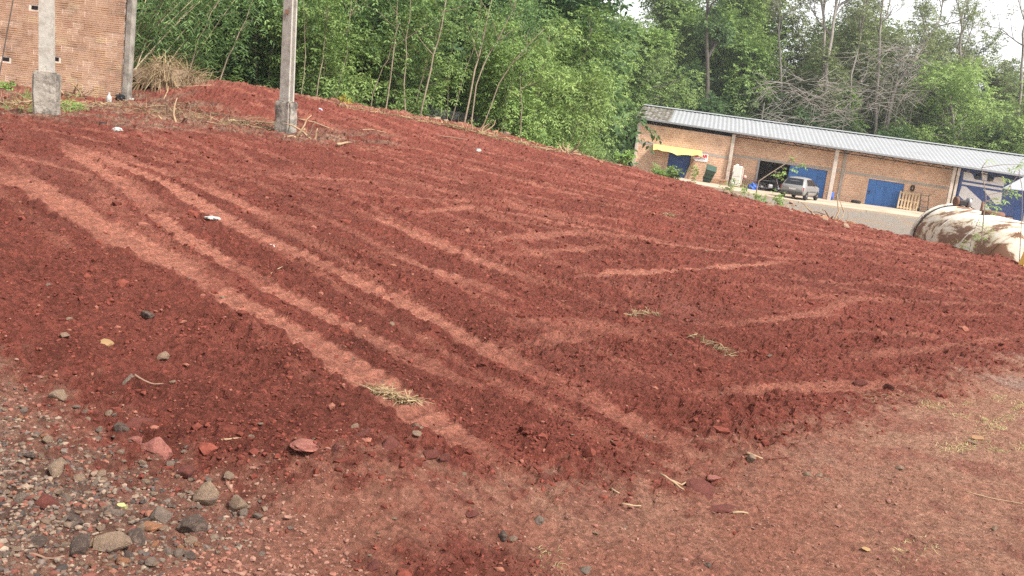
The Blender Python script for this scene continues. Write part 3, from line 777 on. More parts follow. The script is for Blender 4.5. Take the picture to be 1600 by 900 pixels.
# yellow awning over the first door
M_YEL = mat("yellow_canvas", (.58, .47, .17), .8, var=.18, vscale=3, stain=(.45, .32, .10), sscale=3, samt=.3)
aw0 = wp(1021, 225, OV); aw1 = wp(1097, 236, OV)
mb = MB(); V = []; F = []; nA = 10
for i in range(nA + 1):
    s = aw0[0] + (aw1[0] - aw0[0]) * i / nA; zt = aw0[1] + (aw1[1] - aw0[1]) * i / nA
    sag = .05 * math.sin(i * 2.2) + .07 * math.sin(i * .9)
    V += [(s, -OV - .03, lz(zt) + .02), (s + .05, -OV - .65, lz(zt) - .20 + sag * .5), (s + .1, -OV - 1.15, lz(zt) - .42 + sag)]
for i in range(nA):
    for j in range(2): F.append((3 * i + j, 3 * i + 3 + j, 3 * i + 4 + j, 3 * i + 1 + j))
mb.add(V, F); mb.add([(a, b, c - .015) for a, b, c in V], [f[::-1] for f in F])
aw = mb.build("awning", M_YEL, shop); aw['label'] = "sagging yellow awning above the first blue door"
for i in (0, nA):
    mb = MB(); mb.tube([(V[3 * i][0], -OV - .02, V[3 * i][2] - .45), V[3 * i + 2]], .018, 5); mb.build("awning_bracket", M_STEEL, aw)
# sign
sg = [wp(1085, 238.5, OV), wp(1107, 242, OV), wp(1105, 254, OV), wp(1083, 250, OV)]
sx0 = (sg[0][0] + sg[3][0]) / 2; sx1 = (sg[1][0] + sg[2][0]) / 2; szt = (sg[0][1] + sg[1][1]) / 2; szb = (sg[2][1] + sg[3][1]) / 2
M_SIGN = mat("sign_white", (.78, .76, .74), .5); M_RED = mat("sign_red", (.62, .03, .04), .5); M_DK = mat("sign_ink", (.10, .08, .10), .6)
sb = wallrect("sign_board", sx0, sx1, szb, szb, szt, szt, -OV - .03, .025, M_SIGN)
sb['label'] = "white sign board with red lettering beside the yellow awning"
def letter(strokes, x0, z0, w_, h_, m, th=.055):
    mb = MB()
    for (xa, za, xb, zb) in strokes:
        pa = (sx0 + x0 + xa * w_, -OV - .034, lz(szb) + z0 + za * h_); pb_ = (sx0 + x0 + xb * w_, -OV - .034, lz(szb) + z0 + zb * h_)
        L_ = math.hypot(pb_[0] - pa[0], pb_[2] - pa[2]); ang = math.atan2(pb_[2] - pa[2], pb_[0] - pa[0])
        mb.box(((pa[0] + pb_[0]) / 2, pa[1], (pa[2] + pb_[2]) / 2), (L_ + th * .6, .008, th), M=Matrix.Rotation(-ang, 3, 'Y'))
    return mb.build("lettering", m, sb)
sw = sx1 - sx0; sh = szt - szb
letter([(0, .5, 1, .5), (0, .15, 1, .15), (0, .85, .7, .85), (0, 0, 0, 1), (.55, 0, .55, 1), (1, 0, 1, .6)], .08, sh * .55, sw * .24, sh * .33, M_RED, .09)
letter([(0, 0, 0, 1), (0, 1, 1, 1), (0, 0, 1, 0)], sw * .43, sh * .56, sw * .11, sh * .30, M_RED, .045)
letter([(0, 0, .5, 1), (.5, 1, 1, 0), (.2, .4, .8, .4)], sw * .59, sh * .54, sw * .14, sh * .34, M_RED, .06)
letter([(0, 0, 0, 1), (0, 1, 1, .9), (1, .9, .9, .5), (.9, .5, 0, .5), (.4, .5, 1, 0)], sw * .78, sh * .54, sw * .13, sh * .34, M_RED, .06)
letter([(0, .5, 1, .5)], sw * .10, sh * .32, sw * .72, .05, M_DK, .05)
letter([(0, .5, 1, .5)], sw * .12, sh * .16, sw * .60, .05, mat("sign_grey", (.45, .43, .45), .6), .04)

# concrete apron in front of the workshop
M_APR = mat("apron_concrete", (.46, .37, .28), .9, var=.2, vscale=1.2, bump=.3, bscale=12, stain=(.33, .24, .17), sscale=.6, samt=.5)
apd = 9.0
ap = thing("pavement", None, None, borg, brz); ap['kind'] = 'structure'; ap['label'] = 'pale concrete apron along the workshop'
nS = 7; sA = np.linspace(sL + 3.0, sR, nS + 1)
for i in range(nS):
    for j in range(2):
        a, b = sA[i] + .012, sA[i + 1] - .012; ya = -.01 - (apd / 2) * j - .012 - (OV if False else 0); yb = -(apd / 2) * (j + 1)
        f = lambda s, y: lz(float(yard_z(np.array([ (borg + WD * s + WN * (-y)).x ]), np.array([50.0]))[0])) + .13
        V = [(a, ya, f(a, ya)), (b, ya, f(b, ya)), (b, yb, f(b, yb)), (a, yb, f(a, yb))]
        V2 = [(x, y, z - .3) for x, y, z in V]
        mb = MB(); mb.add(V + V2, [(3, 2, 1, 0), (4, 5, 6, 7), (0, 1, 5, 4), (1, 2, 6, 5), (2, 3, 7, 6), (3, 0, 4, 7)]); mb.build("concrete_panel", M_APR, ap)
def shop_pt(s, off, z=None):
    """world point s along the wall, off metres in front of it"""
    p = Vector((wA.x, wA.y, 0)) + WD * s + WN * off
    zz = float(yard_z(np.array([p.x]), np.array([p.y]))[0]) + (.13 if (off < apd - .1 and s > sL + 3.0) else 0)
    p.z = zz if z is None else z
    return p

# ================================================================== VEGETATION
M_BARK = mat("bark_pale", (.25, .195, .145), .95, var=.3, vscale=6, bump=.5, bscale=20)
M_BARK_D = mat("bark_dark", (.075, .062, .052), .95, var=.35, vscale=5, bump=.5, bscale=20)
M_BARK_G = mat("bark_grey", (.24, .21, .185), .95, var=.35, vscale=3, bump=.5, bscale=12)
M_CANE = mat("cane", (.36, .30, .19), .7, var=.25, vscale=4)
L_DEEP = leafmat("leaf_deep_green", (.062, .125, .040), (.220, .340, .108))
L_MID = leafmat("leaf_mid_green", (.125, .210, .055), (.310, .430, .125))
L_LIGHT = leafmat("leaf_light_green", (.160, .250, .066), (.360, .470, .150))
L_GREY = leafmat("leaf_grey_green", (.135, .175, .075), (.300, .340, .150))
L_DARK = leafmat("leaf_dark_green", (.055, .115, .042), (.140, .220, .075))
L_FRESH = leafmat("leaf_fresh_green", (.16, .28, .07), (.34, .46, .15), .45)
L_STRAW = leafmat("dry_straw", (.25, .17, .095), (.40, .30, .17), .2, .8)

def norm(a): return a / (np.linalg.norm(a, axis=-1, keepdims=True) + 1e-9)
def rdir(n, r): return norm(r.normal(size=(n, 3)))
class Leaves:
    def __init__(s): s.V = []; s.c = []
    def sprays(s, P, D, L, n, ll, lw, r, droop=.35, cv=None):
        """n leaflet pairs along each drooping rachis"""
        N = len(P); D = norm(D); up = np.array((0, 0, 1.0)); L = np.broadcast_to(L, (N,))
        cv = r.random(N) if cv is None else cv
        for i in range(n):
            t = (i + .6) / n
            pos = P + D * (L * t)[:, None] - up * (droop * L * t * t)[:, None]
            T = norm(D - up * (2 * droop * t)); Sd = norm(np.cross(T, up + r.normal(size=(N, 3)) * .25))
            for sg in (-1, 1):
                dr = norm(Sd * sg * .9 + T * .55 + r.normal(size=(N, 3)) * .22 - up * .12)
                q = ll * (1 - .45 * abs(t - .45)) * r.uniform(.75, 1.25, N); wv = norm(np.cross(dr, norm(np.cross(T, dr)) + r.normal(size=(N, 3)) * .35)) * (lw * .5)
                a = pos; b = pos + dr * (q * .45)[:, None] + wv; c = pos + dr * q[:, None] - up * (q * .15)[:, None]; d = pos + dr * (q * .45)[:, None] - wv
                s.V.append(np.stack([a, b, c, d], 1).reshape(-1, 3)); s.c.append(np.repeat(np.clip(cv + r.normal(size=N) * .12, 0, 1), 4))
        return s
    def blades(s, P, D, L, w_, r, bend=.5, cv=None, seg=2):
        """narrow bent strips (grass, straw)"""
        N = len(P); D = norm(D); up = np.array((0, 0, 1.0)); L = np.broadcast_to(L, (N,)); cv = r.random(N) if cv is None else cv
        Sd = norm(np.cross(D, up + r.normal(size=(N, 3)) * .6)); pts = []
        for k in range(seg + 1):
            t = k / seg; c = P + D * (L * t)[:, None] - up * (bend * L * t * t)[:, None]; ww = w_ * (1 - .8 * t) * .5
            pts.append((c - Sd * ww, c + Sd * ww))
        for k in range(seg):
            s.V.append(np.stack([pts[k][0], pts[k][1], pts[k + 1][1], pts[k + 1][0]], 1).reshape(-1, 3)); s.c.append(np.repeat(cv, 4))
        return s
    def mesh(s, name):
        V = np.vstack(s.V); c = np.concatenate(s.c); n = len(V) // 4
        me = bpy.data.meshes.new(name); fill_mesh(me, V, np.arange(len(V)), np.full(n, 4)); set_col(me, np.stack([c, c, c], 1)); return me

def limb(r, p, d, L, n=6, wob=.12, lift=.0):
    pts = [np.array(p, float)]; d = norm(np.array(d, float))
    for i in range(n):
        d = norm(d + r.normal(size=3) * wob + np.array((0, 0, lift))); pts.append(pts[-1] + d * L / n)
    return np.array(pts), d

def gen_tree(seed, H, crown_r, stems, leaf, first=.12, nlimb=16, nspray=1400, spr=.38, ll=.15, lw=.05, npair=4, rad=.05, lean=.15, dome=False, droop=.35, clump=.55, twig=True, fill=0.3, lowdense=False):
    """returns (trunk mesh, crown mesh); base at the origin"""
    r = np.random.default_rng(seed); tb = MB(); lv = Leaves(); tips = []; tipw = []
    for k in range(stems):
        a = r.uniform(0, 2 * PI); b = np.array((math.cos(a), math.sin(a), 0)) * (0 if stems == 1 else r.uniform(.05, .35))
        d0 = np.array((math.cos(a) * lean, math.sin(a) * lean, 1.0)) if stems > 1 else np.array((r.normal() * lean, r.normal() * lean, 1))
        h = H * r.uniform(.8, 1.0)
        P, d = limb(r, b - np.array((0, 0, .25)), d0, h + .25, 9, .06)
        rr = rad * r.uniform(.8, 1.2) * np.linspace(1, .25, len(P)); tb.tube(P, rr, 6)
        for j in range(nlimb // stems):
            t = first + (1 - first) * (j + r.random()) / (nlimb // stems); i = min(int(t * (len(P) - 1)), len(P) - 2); f = t * (len(P) - 1) - i
            p0 = P[i] * (1 - f) + P[i + 1] * f; an = r.uniform(0, 2 * PI)
            if dome: Lm = crown_r * math.sqrt(max(.1, 1 - (2 * max(0, t - first) / (1 - first) - .8) ** 2 * .6)) * r.uniform(.75, 1.0)
            else: Lm = crown_r * (1.05 - .55 * t) * r.uniform(.6, 1.1)
            Q, dd = limb(r, p0, (math.cos(an), math.sin(an), r.uniform(.25, .8)), Lm, 5, .16, .02)
            if twig: tb.tube(Q, max(.008, rr[i] * .45) * np.linspace(1, .3, len(Q)), 4, cap=False)
            for q in (2, 3, 4, 5): tips.append(Q[q]); tipw.append(.6 if q < 4 else 1)
            for m in range(2):
                q0 = Q[r.integers(2, 5)]; Q2, _ = limb(r, q0, rdir(1, r)[0] * np.array((1, 1, .5)) + np.array((0, 0, .3)), Lm * .45, 3, .2)
                if twig: tb.tube(Q2, np.linspace(.010, .004, len(Q2)) * (H / 7), 3, cap=False)
                tips += [Q2[2], Q2[3]]; tipw += [1, 1]
    tips = np.array(tips); tipw = np.array(tipw) / np.sum(tipw)
    ci = r.choice(len(tips), nspray, p=tipw); u = rdir(nspray, r) * (r.random(nspray) ** (.45))[:, None] * clump * np.array((1, 1, .75))
    P = tips[ci] + u; P[:, 2] = np.maximum(P[:, 2], .15)
    cen = np.array((0, 0, H * .5)); D = norm(u + norm(P - cen) * .25 * clump + r.normal(size=(nspray, 3)) * .2 * clump + np.array((0, 0, .10 * clump)))
    tc_ = r.random(len(tips)) * .75; cv = np.clip(tc_[ci] + r.normal(size=nspray) * .14 + .15 * (u[:, 2] / clump), 0, 1)
    lv.sprays(P, D, spr * r.uniform(.7, 1.3, nspray), npair, ll, lw, r, droop, cv)
    return tb.mesh("trunk"), lv.mesh("crown")
VAR = {}
def variants(key, n, bark, leaf, **kw):
    VAR[key] = []
    for i in range(n):
        a, b = gen_tree(hash_seed(key) + i * 13, leaf=leaf, **kw)
        a.materials.append(bark); b.materials.append(leaf)
        a.polygons.foreach_set("use_smooth", np.ones(len(a.polygons), bool)); VAR[key].append((a, b))
def hash_seed(k): return sum(ord(c) * (i + 3) for i, c in enumerate(k)) % 9973
variants("thicket", 4, M_BARK, L_DEEP, H=6.5, crown_r=1.9, stems=3, nlimb=36, nspray=1900, spr=.40, ll=.15, lw=.05, npair=4, rad=.035, first=.05, clump=.5, droop=.5)
variants("thicket_mid", 3, M_BARK, L_MID, H=6.5, crown_r=2.0, stems=2, nlimb=34, nspray=1700, spr=.42, ll=.16, lw=.055, npair=4, rad=.035, first=.06, clump=.5, droop=.5)
variants("thicket_light", 2, M_BARK, L_LIGHT, H=6.0, crown_r=1.9, stems=2, nlimb=30, nspray=1300, spr=.46, ll=.17, lw=.055, npair=4, rad=.035, first=.06, clump=.42, droop=.6)
variants("dark_fill", 2, M_BARK_D, L_DARK, H=7.5, crown_r=2.6, stems=2, nlimb=30, nspray=1800, spr=.55, ll=.28, lw=.12, npair=4, rad=.06, first=.03, clump=.75)
variants("dome", 3, M_BARK_G, L_LIGHT, H=8.5, crown_r=4.2, stems=1, nlimb=44, nspray=3100, spr=.55, ll=.22, lw=.075, npair=4, rad=.16, first=.10, clump=.75, dome=True, droop=.55)
variants("tall", 3, M_BARK_D, L_MID, H=17, crown_r=4.2, stems=1, nlimb=44, nspray=3000, spr=.75, ll=.34, lw=.14, npair=4, rad=.20, first=.12, clump=1.0, lean=.05)
variants("tall_grey", 3, M_BARK_G, L_GREY, H=15, crown_r=3.8, stems=2, nlimb=44, nspray=2500, spr=.7, ll=.30, lw=.11, npair=4, rad=.15, first=.12, clump=1.1, lean=.12)
variants("tall_light", 2, M_BARK_G, L_LIGHT, H=16, crown_r=4.0, stems=1, nlimb=44, nspray=2600, spr=.75, ll=.32, lw=.12, npair=4, rad=.18, first=.15, clump=1.0, lean=.06)
def plant_tree(name, label, key, vi, p, s=1.0, rz=None, sz=1.0, cat="tree", group=None):
    a, b = VAR[key][vi % len(VAR[key])]
    t = thing(name, label, cat, p, random.uniform(0, 6.28) if rz is None else rz, group)
    t.scale = (s, s, s * sz)
    mk("trunk", a, None, t); mk("crown", b, None, t)
    return t
def foot(u, d, back=0.0):
    """ground point under the photo column u (at the horizon row there) at depth d"""
    p = at(u, 193 + .123 * (u - 800), d); p.z = hz(p.x, p.y) - .05; return p

# ---- thicket behind the pad's far edge (front row to back row)
ORD = ["first", "second", "third", "fourth", "fifth", "sixth", "seventh", "eighth", "ninth", "tenth", "eleventh", "twelfth", "thirteenth", "fourteenth", "fifteenth", "sixteenth", "seventeenth", "eighteenth", "nineteenth", "twentieth"]
rows = [
    ("front", "leafy", [(262, 26.0, 0), (335, 25.6, 1), (410, 25.4, 0), (490, 25.6, 1), (560, 27.2, 3), (630, 27.8, 1), (790, 31.0, 1), (836, 31.6, 3), (872, 32.5, 3)], .86),
    ("middle", "tall", [(225, 28.5, 0), (300, 28.3, 0), (372, 28.3, 0), (450, 28.3, 1), (530, 29.2, 0), (600, 30.5, 0), (668, 37.5, 0), (735, 38, 1), (800, 35.0, 0), (855, 36, 1), (905, 39, 0)], 1.1),
    ("back", "shadowy", [(215, 31, 2), (290, 31, 2), (370, 31.5, 2), (450, 32.5, 2), (530, 33.5, 2), (610, 35, 2), (690, 39, 2), (770, 40, 2), (850, 41, 2), (872, 46, 2)], 1.15),
]
for rname, adj, lst, sc in rows:
    for i, (u, d, k) in enumerate(lst):
        key = ("thicket", "thicket_mid", "dark_fill", "thicket_light")[k]
        lab = f"{adj} green thicket tree, {ORD[i]} from the brick wall in the {rname} row"
        plant_tree("thicket_tree", lab, key, i + len(rname), foot(u, d), sc * random.uniform(.9, 1.12), group=f"thicket trees in the {rname} row")
# spaced dark wood far behind the thicket
for i, (u, d) in enumerate([(200, 38), (330, 39), (460, 40), (590, 42), (720, 48), (850, 52), (700, 58), (560, 50), (420, 48)]):
    plant_tree("wood_tree", f"tall dark tree deep behind the thicket, {ORD[i]} of the deep ones", "tall", i, foot(u, d), .62 * random.uniform(.9, 1.1), group="trees deep behind the thicket")
# ---- the large bright tree right of the thicket and its neighbours
plant_tree("broad_tree", "large rounded bright green tree rising behind the workshop's left end", "dome", 0, foot(1000, 78), 1.38, 0.4)
plant_tree("broad_tree", "bright drooping tree overhanging the thicket's right end", "dome", 1, foot(868, 36.5), .58, 1.9)
plant_tree("broad_tree", "bright green bushy tree above the thicket's right half", "dome", 2, foot(820, 43), .80, 3.0)
plant_tree("broad_tree", "light green tree behind the bright drooping one", "dome", 0, foot(872, 52), .85, 4.0)
plant_tree("broad_tree", "bushy tree in the shade beside the workshop's left end", "dark_fill", 0, foot(850, 62), .9, 2.2)
plant_tree("broad_tree", "dark tree in the gap left of the workshop", "dark_fill", 1, foot(975, 80), 1.1, 1.2)
plant_tree("broad_tree", "dark low tree behind the workshop's left corner", "dark_fill", 0, foot(1060, 84), 1.2, 4.2)
plant_tree("broad_tree", "spreading feathery bright green tree behind the blue bus bay", "dome", 2, foot(1510, 78), 1.38, .8)
plant_tree("broad_tree", "feathery bright green tree at the right border", "dome", 0, foot(1605, 76), 1.42, 2.8)
plant_tree("broad_tree", "smaller feathery tree touching the workshop's roof", "dome", 1, foot(1420, 77), .8, 5.0)
# ---- forest behind the workshop
FOR = [(1060, 92, "tall_light", .86), (1110, 86, "tall", .92), (1150, 90, "tall_light", .92), (1195, 84, "tall", .78), (1185, 96, "tall_light", 1.0), (1240, 88, "tall_grey", .85), (1265, 80, "tall_grey", .62), (1300, 92, "tall_grey", .95),
       (1335, 82, "tall", .60), (1365, 90, "tall_grey", .9), (1400, 84, "tall_grey", .72), (1430, 94, "tall_grey", .92), (1455, 86, "tall", .62), (1500, 92, "tall_grey", .66), (1545, 90, "tall_grey", .70), (1590, 92, "tall_light", .74), (1640, 88, "tall", .7), (1105, 99, "tall", 1.1), (1290, 100, "tall", .74), (1375, 100, "tall", .70), (1460, 102, "tall", .66), (1530, 104, "tall", .62), (1610, 104, "tall", .64), (1475, 98, "tall_grey", .95), (1560, 99, "tall_grey", .92), (1625, 96, "tall_grey", .98), (1345, 97, "tall", .86), (1415, 99, "tall_grey", 1.0), (1030, 100, "tall_light", .70), (960, 78, "tall", .62), (910, 70, "tall", .60), (1220, 100, "tall", .82)]
FT = {"tall": "tall dense green tree", "tall_light": "tall light green tree", "tall_grey": "tall thin grey-green tree"}
cnt = {}
for i, (u, d, key, s) in enumerate(sorted(FOR)):
    cnt[key] = cnt.get(key, 0) + 1
    n_ = cnt[key]
    od = ORD[n_ - 1]
    s = s * (1.32 if u < 1420 else 1.12)
    plant_tree("forest_tree", f"{FT[key]} behind the workshop, {od} of its sort from left", key, i, foot(u, d), s, group="forest trees behind the workshop")
# undergrowth along the foot of the forest
for i, u in enumerate(range(1010, 1680, 48)):
    plant_tree("undergrowth_shrub", f"dark undergrowth shrub behind the workshop roof, {ORD[min(i, 13)]} from the left", "dark_fill", i, foot(u, 79 + 3 * math.sin(i * 2.1)), random.uniform(.75, .95), cat="shrub", group="undergrowth behind the workshop")

# ---- bare and thinly leaved trees against the sky
def bare_tree(name, label, pts, d, r0, seed, lf=120, leafm=L_GREY, bark=M_BARK_G, spread=.7, fine=True, lsize=.22):
    """trunk follows photo pixels at depth d, then forks repeatedly"""
    r = np.random.default_rng(seed); W = [np.array(tuple(at(u, v, d))) for u, v in pts]
    b = foot(pts[0][0], d); base = np.array(tuple(b)); W[0][2] = base[2]; W[0][:2] = base[:2]
    t = thing(name, label, "tree", b)
    tb = MB(); lv = Leaves(); tips = []
    P = np.array(W); tt = np.linspace(0, len(P) - 1, 14); P = np.stack([np.interp(tt, np.arange(len(P)), P[:, k]) for k in range(3)], 1)
    P[1:] += r.normal(size=(13, 3)) * .05 * np.array((1, 1, .3)); tb.tube(P - base, r0 * np.linspace(1, .45, 14), 7)
    def rec(p, dr, L, rad, lev):
        Q, dd = limb(r, p, dr, L, 5, .14, .05); tb.tube(Q - base, rad * np.linspace(1, .5, 6), 5 if lev < 2 else 3, cap=False)
        if lev >= 3: tips.append(Q[-1]); tips.append(Q[3]); return
        for k in range(3 if lev < 2 else 2):
            i = r.integers(2, 6); ax = rdir(1, r)[0]; rec(Q[i], norm(dd + ax * spread + np.array((0, 0, .15))), L * r.uniform(.55, .78), rad * .55, lev + 1)
    for k in range(7):
        i = r.integers(6, 14); dr = P[min(i, 13)] - P[max(i - 2, 0)]; rec(P[min(i, 13)], norm(norm(dr) + rdir(1, r)[0] * spread), r.uniform(1.6, 3.0) * d / 85, r0 * .45, 0)
    tb.build("trunk", bark, t, True)
    tips = np.array(tips) - base; ci = r.integers(0, len(tips), lf)
    lv.sprays(tips[ci] + r.normal(size=(lf, 3)) * .25, rdir(lf, r), .5, 3, lsize, lsize * .45, r, .3)
    mk("crown", lv.mesh("crown"), leafm, t)
    return t
bare_tree("bare_tree", "forked bare tree rising above the open doorway", [(1282, 215), (1288, 150), (1293, 90), (1305, 20), (1312, -40)], 78, .20, 3, 420)
bare_tree("bare_tree", "second grey fork beside the tall bare tree", [(1290, 215), (1284, 130), (1290, 60), (1283, -5), (1276, -50)], 79, .16, 5, 260)
bare_tree("bare_tree", "thin bare tree standing out against the white sky", [(1372, 215), (1373, 90), (1376, 30), (1383, -40)], 80, .15, 8, 160)
bare_tree("bare_tree", "small spreading bare tree alone against the sky at right", [(1505, 220), (1503, 130), (1501, 70), (1503, 28)], 82, .17, 11, 170, spread=.95)
bare_tree("bare_tree", "bare tree at the right border against the sky", [(1596, 230), (1595, 120), (1600, 40), (1605, -20)], 80, .14, 15, 160)
bare_tree("bare_tree", "thin bare sapling leaning over the roof in the middle", [(1325, 225), (1330, 130), (1345, 50), (1352, 0)], 80, .11, 17, 260)
bare_tree("bare_tree", "vine-draped dead tree leaning right above the roof", [(1375, 215), (1395, 140), (1430, 90), (1470, 30)], 79, .16, 19, 900, M_BARK and L_GREY)
bare_tree("bare_tree", "dark slim trunk in the gap right of the rounded bright tree", [(1100, 190), (1106, 120), (1104, 50), (1108, -30)], 76, .22, 23, 900, L_DARK, M_BARK_D, spread=.5, lsize=.3)
bare_tree("bare_tree", "thin grey tree beside the forked bare tree", [(1225, 205), (1222, 120), (1216, 50), (1220, -10)], 81, .12, 29, 330)
# fallen grey brushwood tangles on the slope
def tangle(label, u0, v0, u1, v1, d, n, seed, m=M_BARK_G):
    r = np.random.default_rng(seed); a = at((u0 + u1) / 2, (v0 + v1) / 2, d); base = foot((u0 + u1) / 2, d)
    t = thing("brushwood", label, "dead branches", base)
    mb = MB(); b = np.array(tuple(base))
    for i in range(n):
        p = np.array(tuple(at(r.uniform(u0, u1), r.uniform(v0, v1), d + r.uniform(-1, 1)))); an = r.uniform(-.9, .9)
        q = np.array(tuple(at(0, 0, 1)));
        dr = np.array((math.cos(an), r.normal() * .3, math.sin(an) * .8 + .1)) * (1 if r.random() < .5 else -1)
        Q, _ = limb(r, p, dr, r.uniform(1.2, 3.6), 5, .22, -.06); mb.tube(Q - b, np.linspace(.028, .008, 6), 3, cap=False)
    for i in range(6):      # supports down to the ground
        p = np.array(tuple(at(r.uniform(u0, u1), (v0 + v1) / 2, d))); e = np.array((p[0], p[1], b[2] - .1)); mb.tube([e - b, (e + p) / 2 - b + .1, p - b], [.05, .04, .03], 4)
    mb.build("branches", m, t)
tangle("grey tangle of dead branches above the middle of the roof", 1190, 120, 1330, 200, 75.5, 210, 41)
tangle("greyer tangle of dead vines above the bare sloping trunk", 1340, 70, 1440, 170, 76.5, 230, 43)

# ---- individually visible pale stems in the thicket (photo pixels, foot first)
STEMS = [
    ([(490, 170), (505, 90), (515, 0), (518, -60)], 24.3, .018, "straight thin pale stem rising just right of the slimmer pole"),
    ([(520, 158), (540, 80), (548, 0), (552, -50)], 25, .016, "thin pale stem second to the right of the slimmer pole"),
    ([(600, 172), (618, 70), (622, 0), (622, -50)], 26, .028, "pale double stem near the thicket's middle"),
    ([(634, 178), (634, 90), (640, 0), (642, -50)], 26.3, .025, "upright pale stem beside the double stem"),
    ([(655, 182), (672, 110), (690, 40), (703, -30)], 26.5, .035, "thick pale trunk leaning right at the thicket's middle"),
    ([(690, 192), (720, 130), (745, 60), (756, -30)], 28.5, .020, "slim grey stem right of the leaning pale trunk"),
    ([(722, 200), (742, 110), (757, 50), (775, -30)], 28, .040, "tall pale forked trunk in front of the old whitewashed wall"),
    ([(736, 204), (747, 120), (770, 75), (800, 20), (815, -30)], 28.2, .030, "pale branch trunk bending right beside the forked trunk"),
    ([(745, 205), (780, 130), (812, 85), (850, 45)], 28.6, .024, "grey stem slanting right across the shadow"),
    ([(812, 222), (815, 160), (812, 120)], 29, .020, "short bare stake stem at the thicket's foot"),
    ([(778, 212), (800, 120), (803, 40), (808, -30)], 30, .02, "thin brown stem left of the bright drooping tree"),
    ([(575, 168), (590, 120), (612, 75), (625, 30)], 25.4, .014, "thin curved stem in the shade of the middle thicket"),
    ([(330, 138), (355, 90), (385, 30), (400, -20)], 23, .022, "long pale stem slanting right behind the earth mound"),
    ([(285, 105), (310, 60), (340, 5), (355, -25)], 22.8, .020, "pale stem slanting up from the straw heap"),
    ([(470, 156), (478, 80), (474, 0), (472, -40)], 24, .013, "very thin stem directly behind the slimmer pole"),
    ([(705, 196), (700, 120), (712, 40), (722, -30)], 29.5, .016, "faint stem between the leaning trunk and the forked trunk"),
]
r_ = np.random.default_rng(77)
for i, (pts, d, rad, lab) in enumerate(STEMS):
    W = [np.array(tuple(at(u, v, d))) for u, v in pts]; b = Vector((W[0][0], W[0][1], hz(W[0][0], W[0][1]) - .1)); base = np.array(tuple(b)); W[0] = base.copy()
    t = thing("slender_tree", lab, "tree", b)
    P = np.array(W); tt = np.linspace(0, len(P) - 1, 10); P = np.stack([np.interp(tt, np.arange(len(P)), P[:, k]) for k in range(3)], 1); P[1:] += r_.normal(size=(9, 3)) * .02
    mb = MB(); mb.tube(P - base, rad * .8 * np.linspace(1.1, .55, 10), 6)
    for k in range(5):
        j = r_.integers(4, 10); Q, _ = limb(r_, P[j], rdir(1, r_)[0] * np.array((1, .6, .4)) + np.array((0, 0, .7)), r_.uniform(.5, 1.3), 4, .15); mb.tube(Q - base, np.linspace(rad * .4, .004, 5), 4, cap=False)
    mb.build("trunk", M_BARK, t, True)
    lv = Leaves(); n = 70; top = P[-1] - base
    if i != 9:
        pp = P[r_.integers(6, 10, n)] - base + r_.normal(size=(n, 3)) * .5
        lv.sprays(pp, rdir(n, r_), .35, 4, .13, .045, r_, .5); mk("crown", lv.mesh("crown"), L_DEEP, t)
# ---- leaning bamboo canes behind the wall's end post
def bamboo(label, canes, d, seed):
    r = np.random.default_rng(seed); b = foot(canes[0][0], d); base = np.array(tuple(b))
    t = thing("bamboo_clump", label, "bamboo", b); lv = Leaves(); allp = []
    for (u0, v0, u1, v1, rd) in canes:
        p0 = np.array(tuple(at(u0, v0, d + r.uniform(-.4, .4)))); p1 = np.array(tuple(at(u1, v1, d + r.uniform(-.8, .8)))); dr = p0 - p1
        k = (p0[2] - hz(p0[0], p0[1]) + .1) / max(.3, -dr[2]); p0 = p0 + dr * min(max(k, 0), 1.2)
        P = np.array([p0 + (p1 - p0) * q + np.array((.10, 0, -.12)) * q * q for q in np.linspace(0, 1.25, 9)])
        mb = MB(); mb.tube(P - base, rd * np.linspace(1, .6, 9), 6); mb.build("cane", M_CANE, t, True); allp.append(P[3:])
    A = np.vstack(allp) - base; n = 420; i = r.integers(0, len(A), n)
    lv.sprays(A[i] + r.normal(size=(n, 3)) * np.array((.3, .3, .3)), rdir(n, r), .3, 3, .20, .03, r, .6); mk("foliage", lv.mesh("foliage"), L_DEEP, t)
bamboo("clump of bamboo canes leaning right just behind the brick wall's end", [(205, 75, 245, -5, .022), (208, 60, 228, -5, .018), (215, 78, 262, 0, .02), (206, 85, 275, -4, .024), (222, 80, 286, 0, .018), (212, 40, 222, -8, .015), (232, 82, 300, 0, .020), (225, 70, 250, -6, .017)], 22.2, 51)
bamboo("second bamboo clump leaning right behind the straw heap", [(255, 85, 318, 0, .018), (268, 90, 330, 0, .02), (240, 75, 300, -4, .024), (290, 110, 352, 4, .016), (262, 60, 290, -8, .014)], 22.8, 53)

# ---- shrubs and weeds
def weed(name, label, p, n, L, ll, lw, leafm, seed, stems=6, h=.6, spread=.5, cat="plant", droop=.3, group=None):
    L, ll, lw, h = L * .6, ll * .6, lw * .6, h * .7
    r = np.random.default_rng(seed); t = thing(name, label, cat, p, 0, group); mb = MB(); lv = Leaves(); tips = []
    for i in range(stems):
        a = r.uniform(0, 2 * PI); Q, _ = limb(r, (r.normal() * .04, r.normal() * .04, -.05), (math.cos(a) * spread, math.sin(a) * spread, 1), h * r.uniform(.6, 1.1), 4, .12); mb.tube(Q, np.linspace(.012, .004, 5) * (h / .7), 4, cap=False); tips += [Q[2], Q[3], Q[4]]
    mb.build("stem", M_CANE, t); tips = np.array(tips); i = r.integers(0, len(tips), n)
    lv.sprays(tips[i] + r.normal(size=(n, 3)) * h * .08, rdir(n, r) + np.array((0, 0, .3)), L, 3, ll, lw, r, droop); mk("foliage", lv.mesh("foliage"), leafm, t)
    return t
def gpt(u, v): p = on(u, v); return p
weed("weed_bush", "yellow-green bush at the pad's rim below the yellow awning", at(1032, 277, 31.2), 120, .32, .22, .06, L_FRESH, 1, 12, .62, .8)
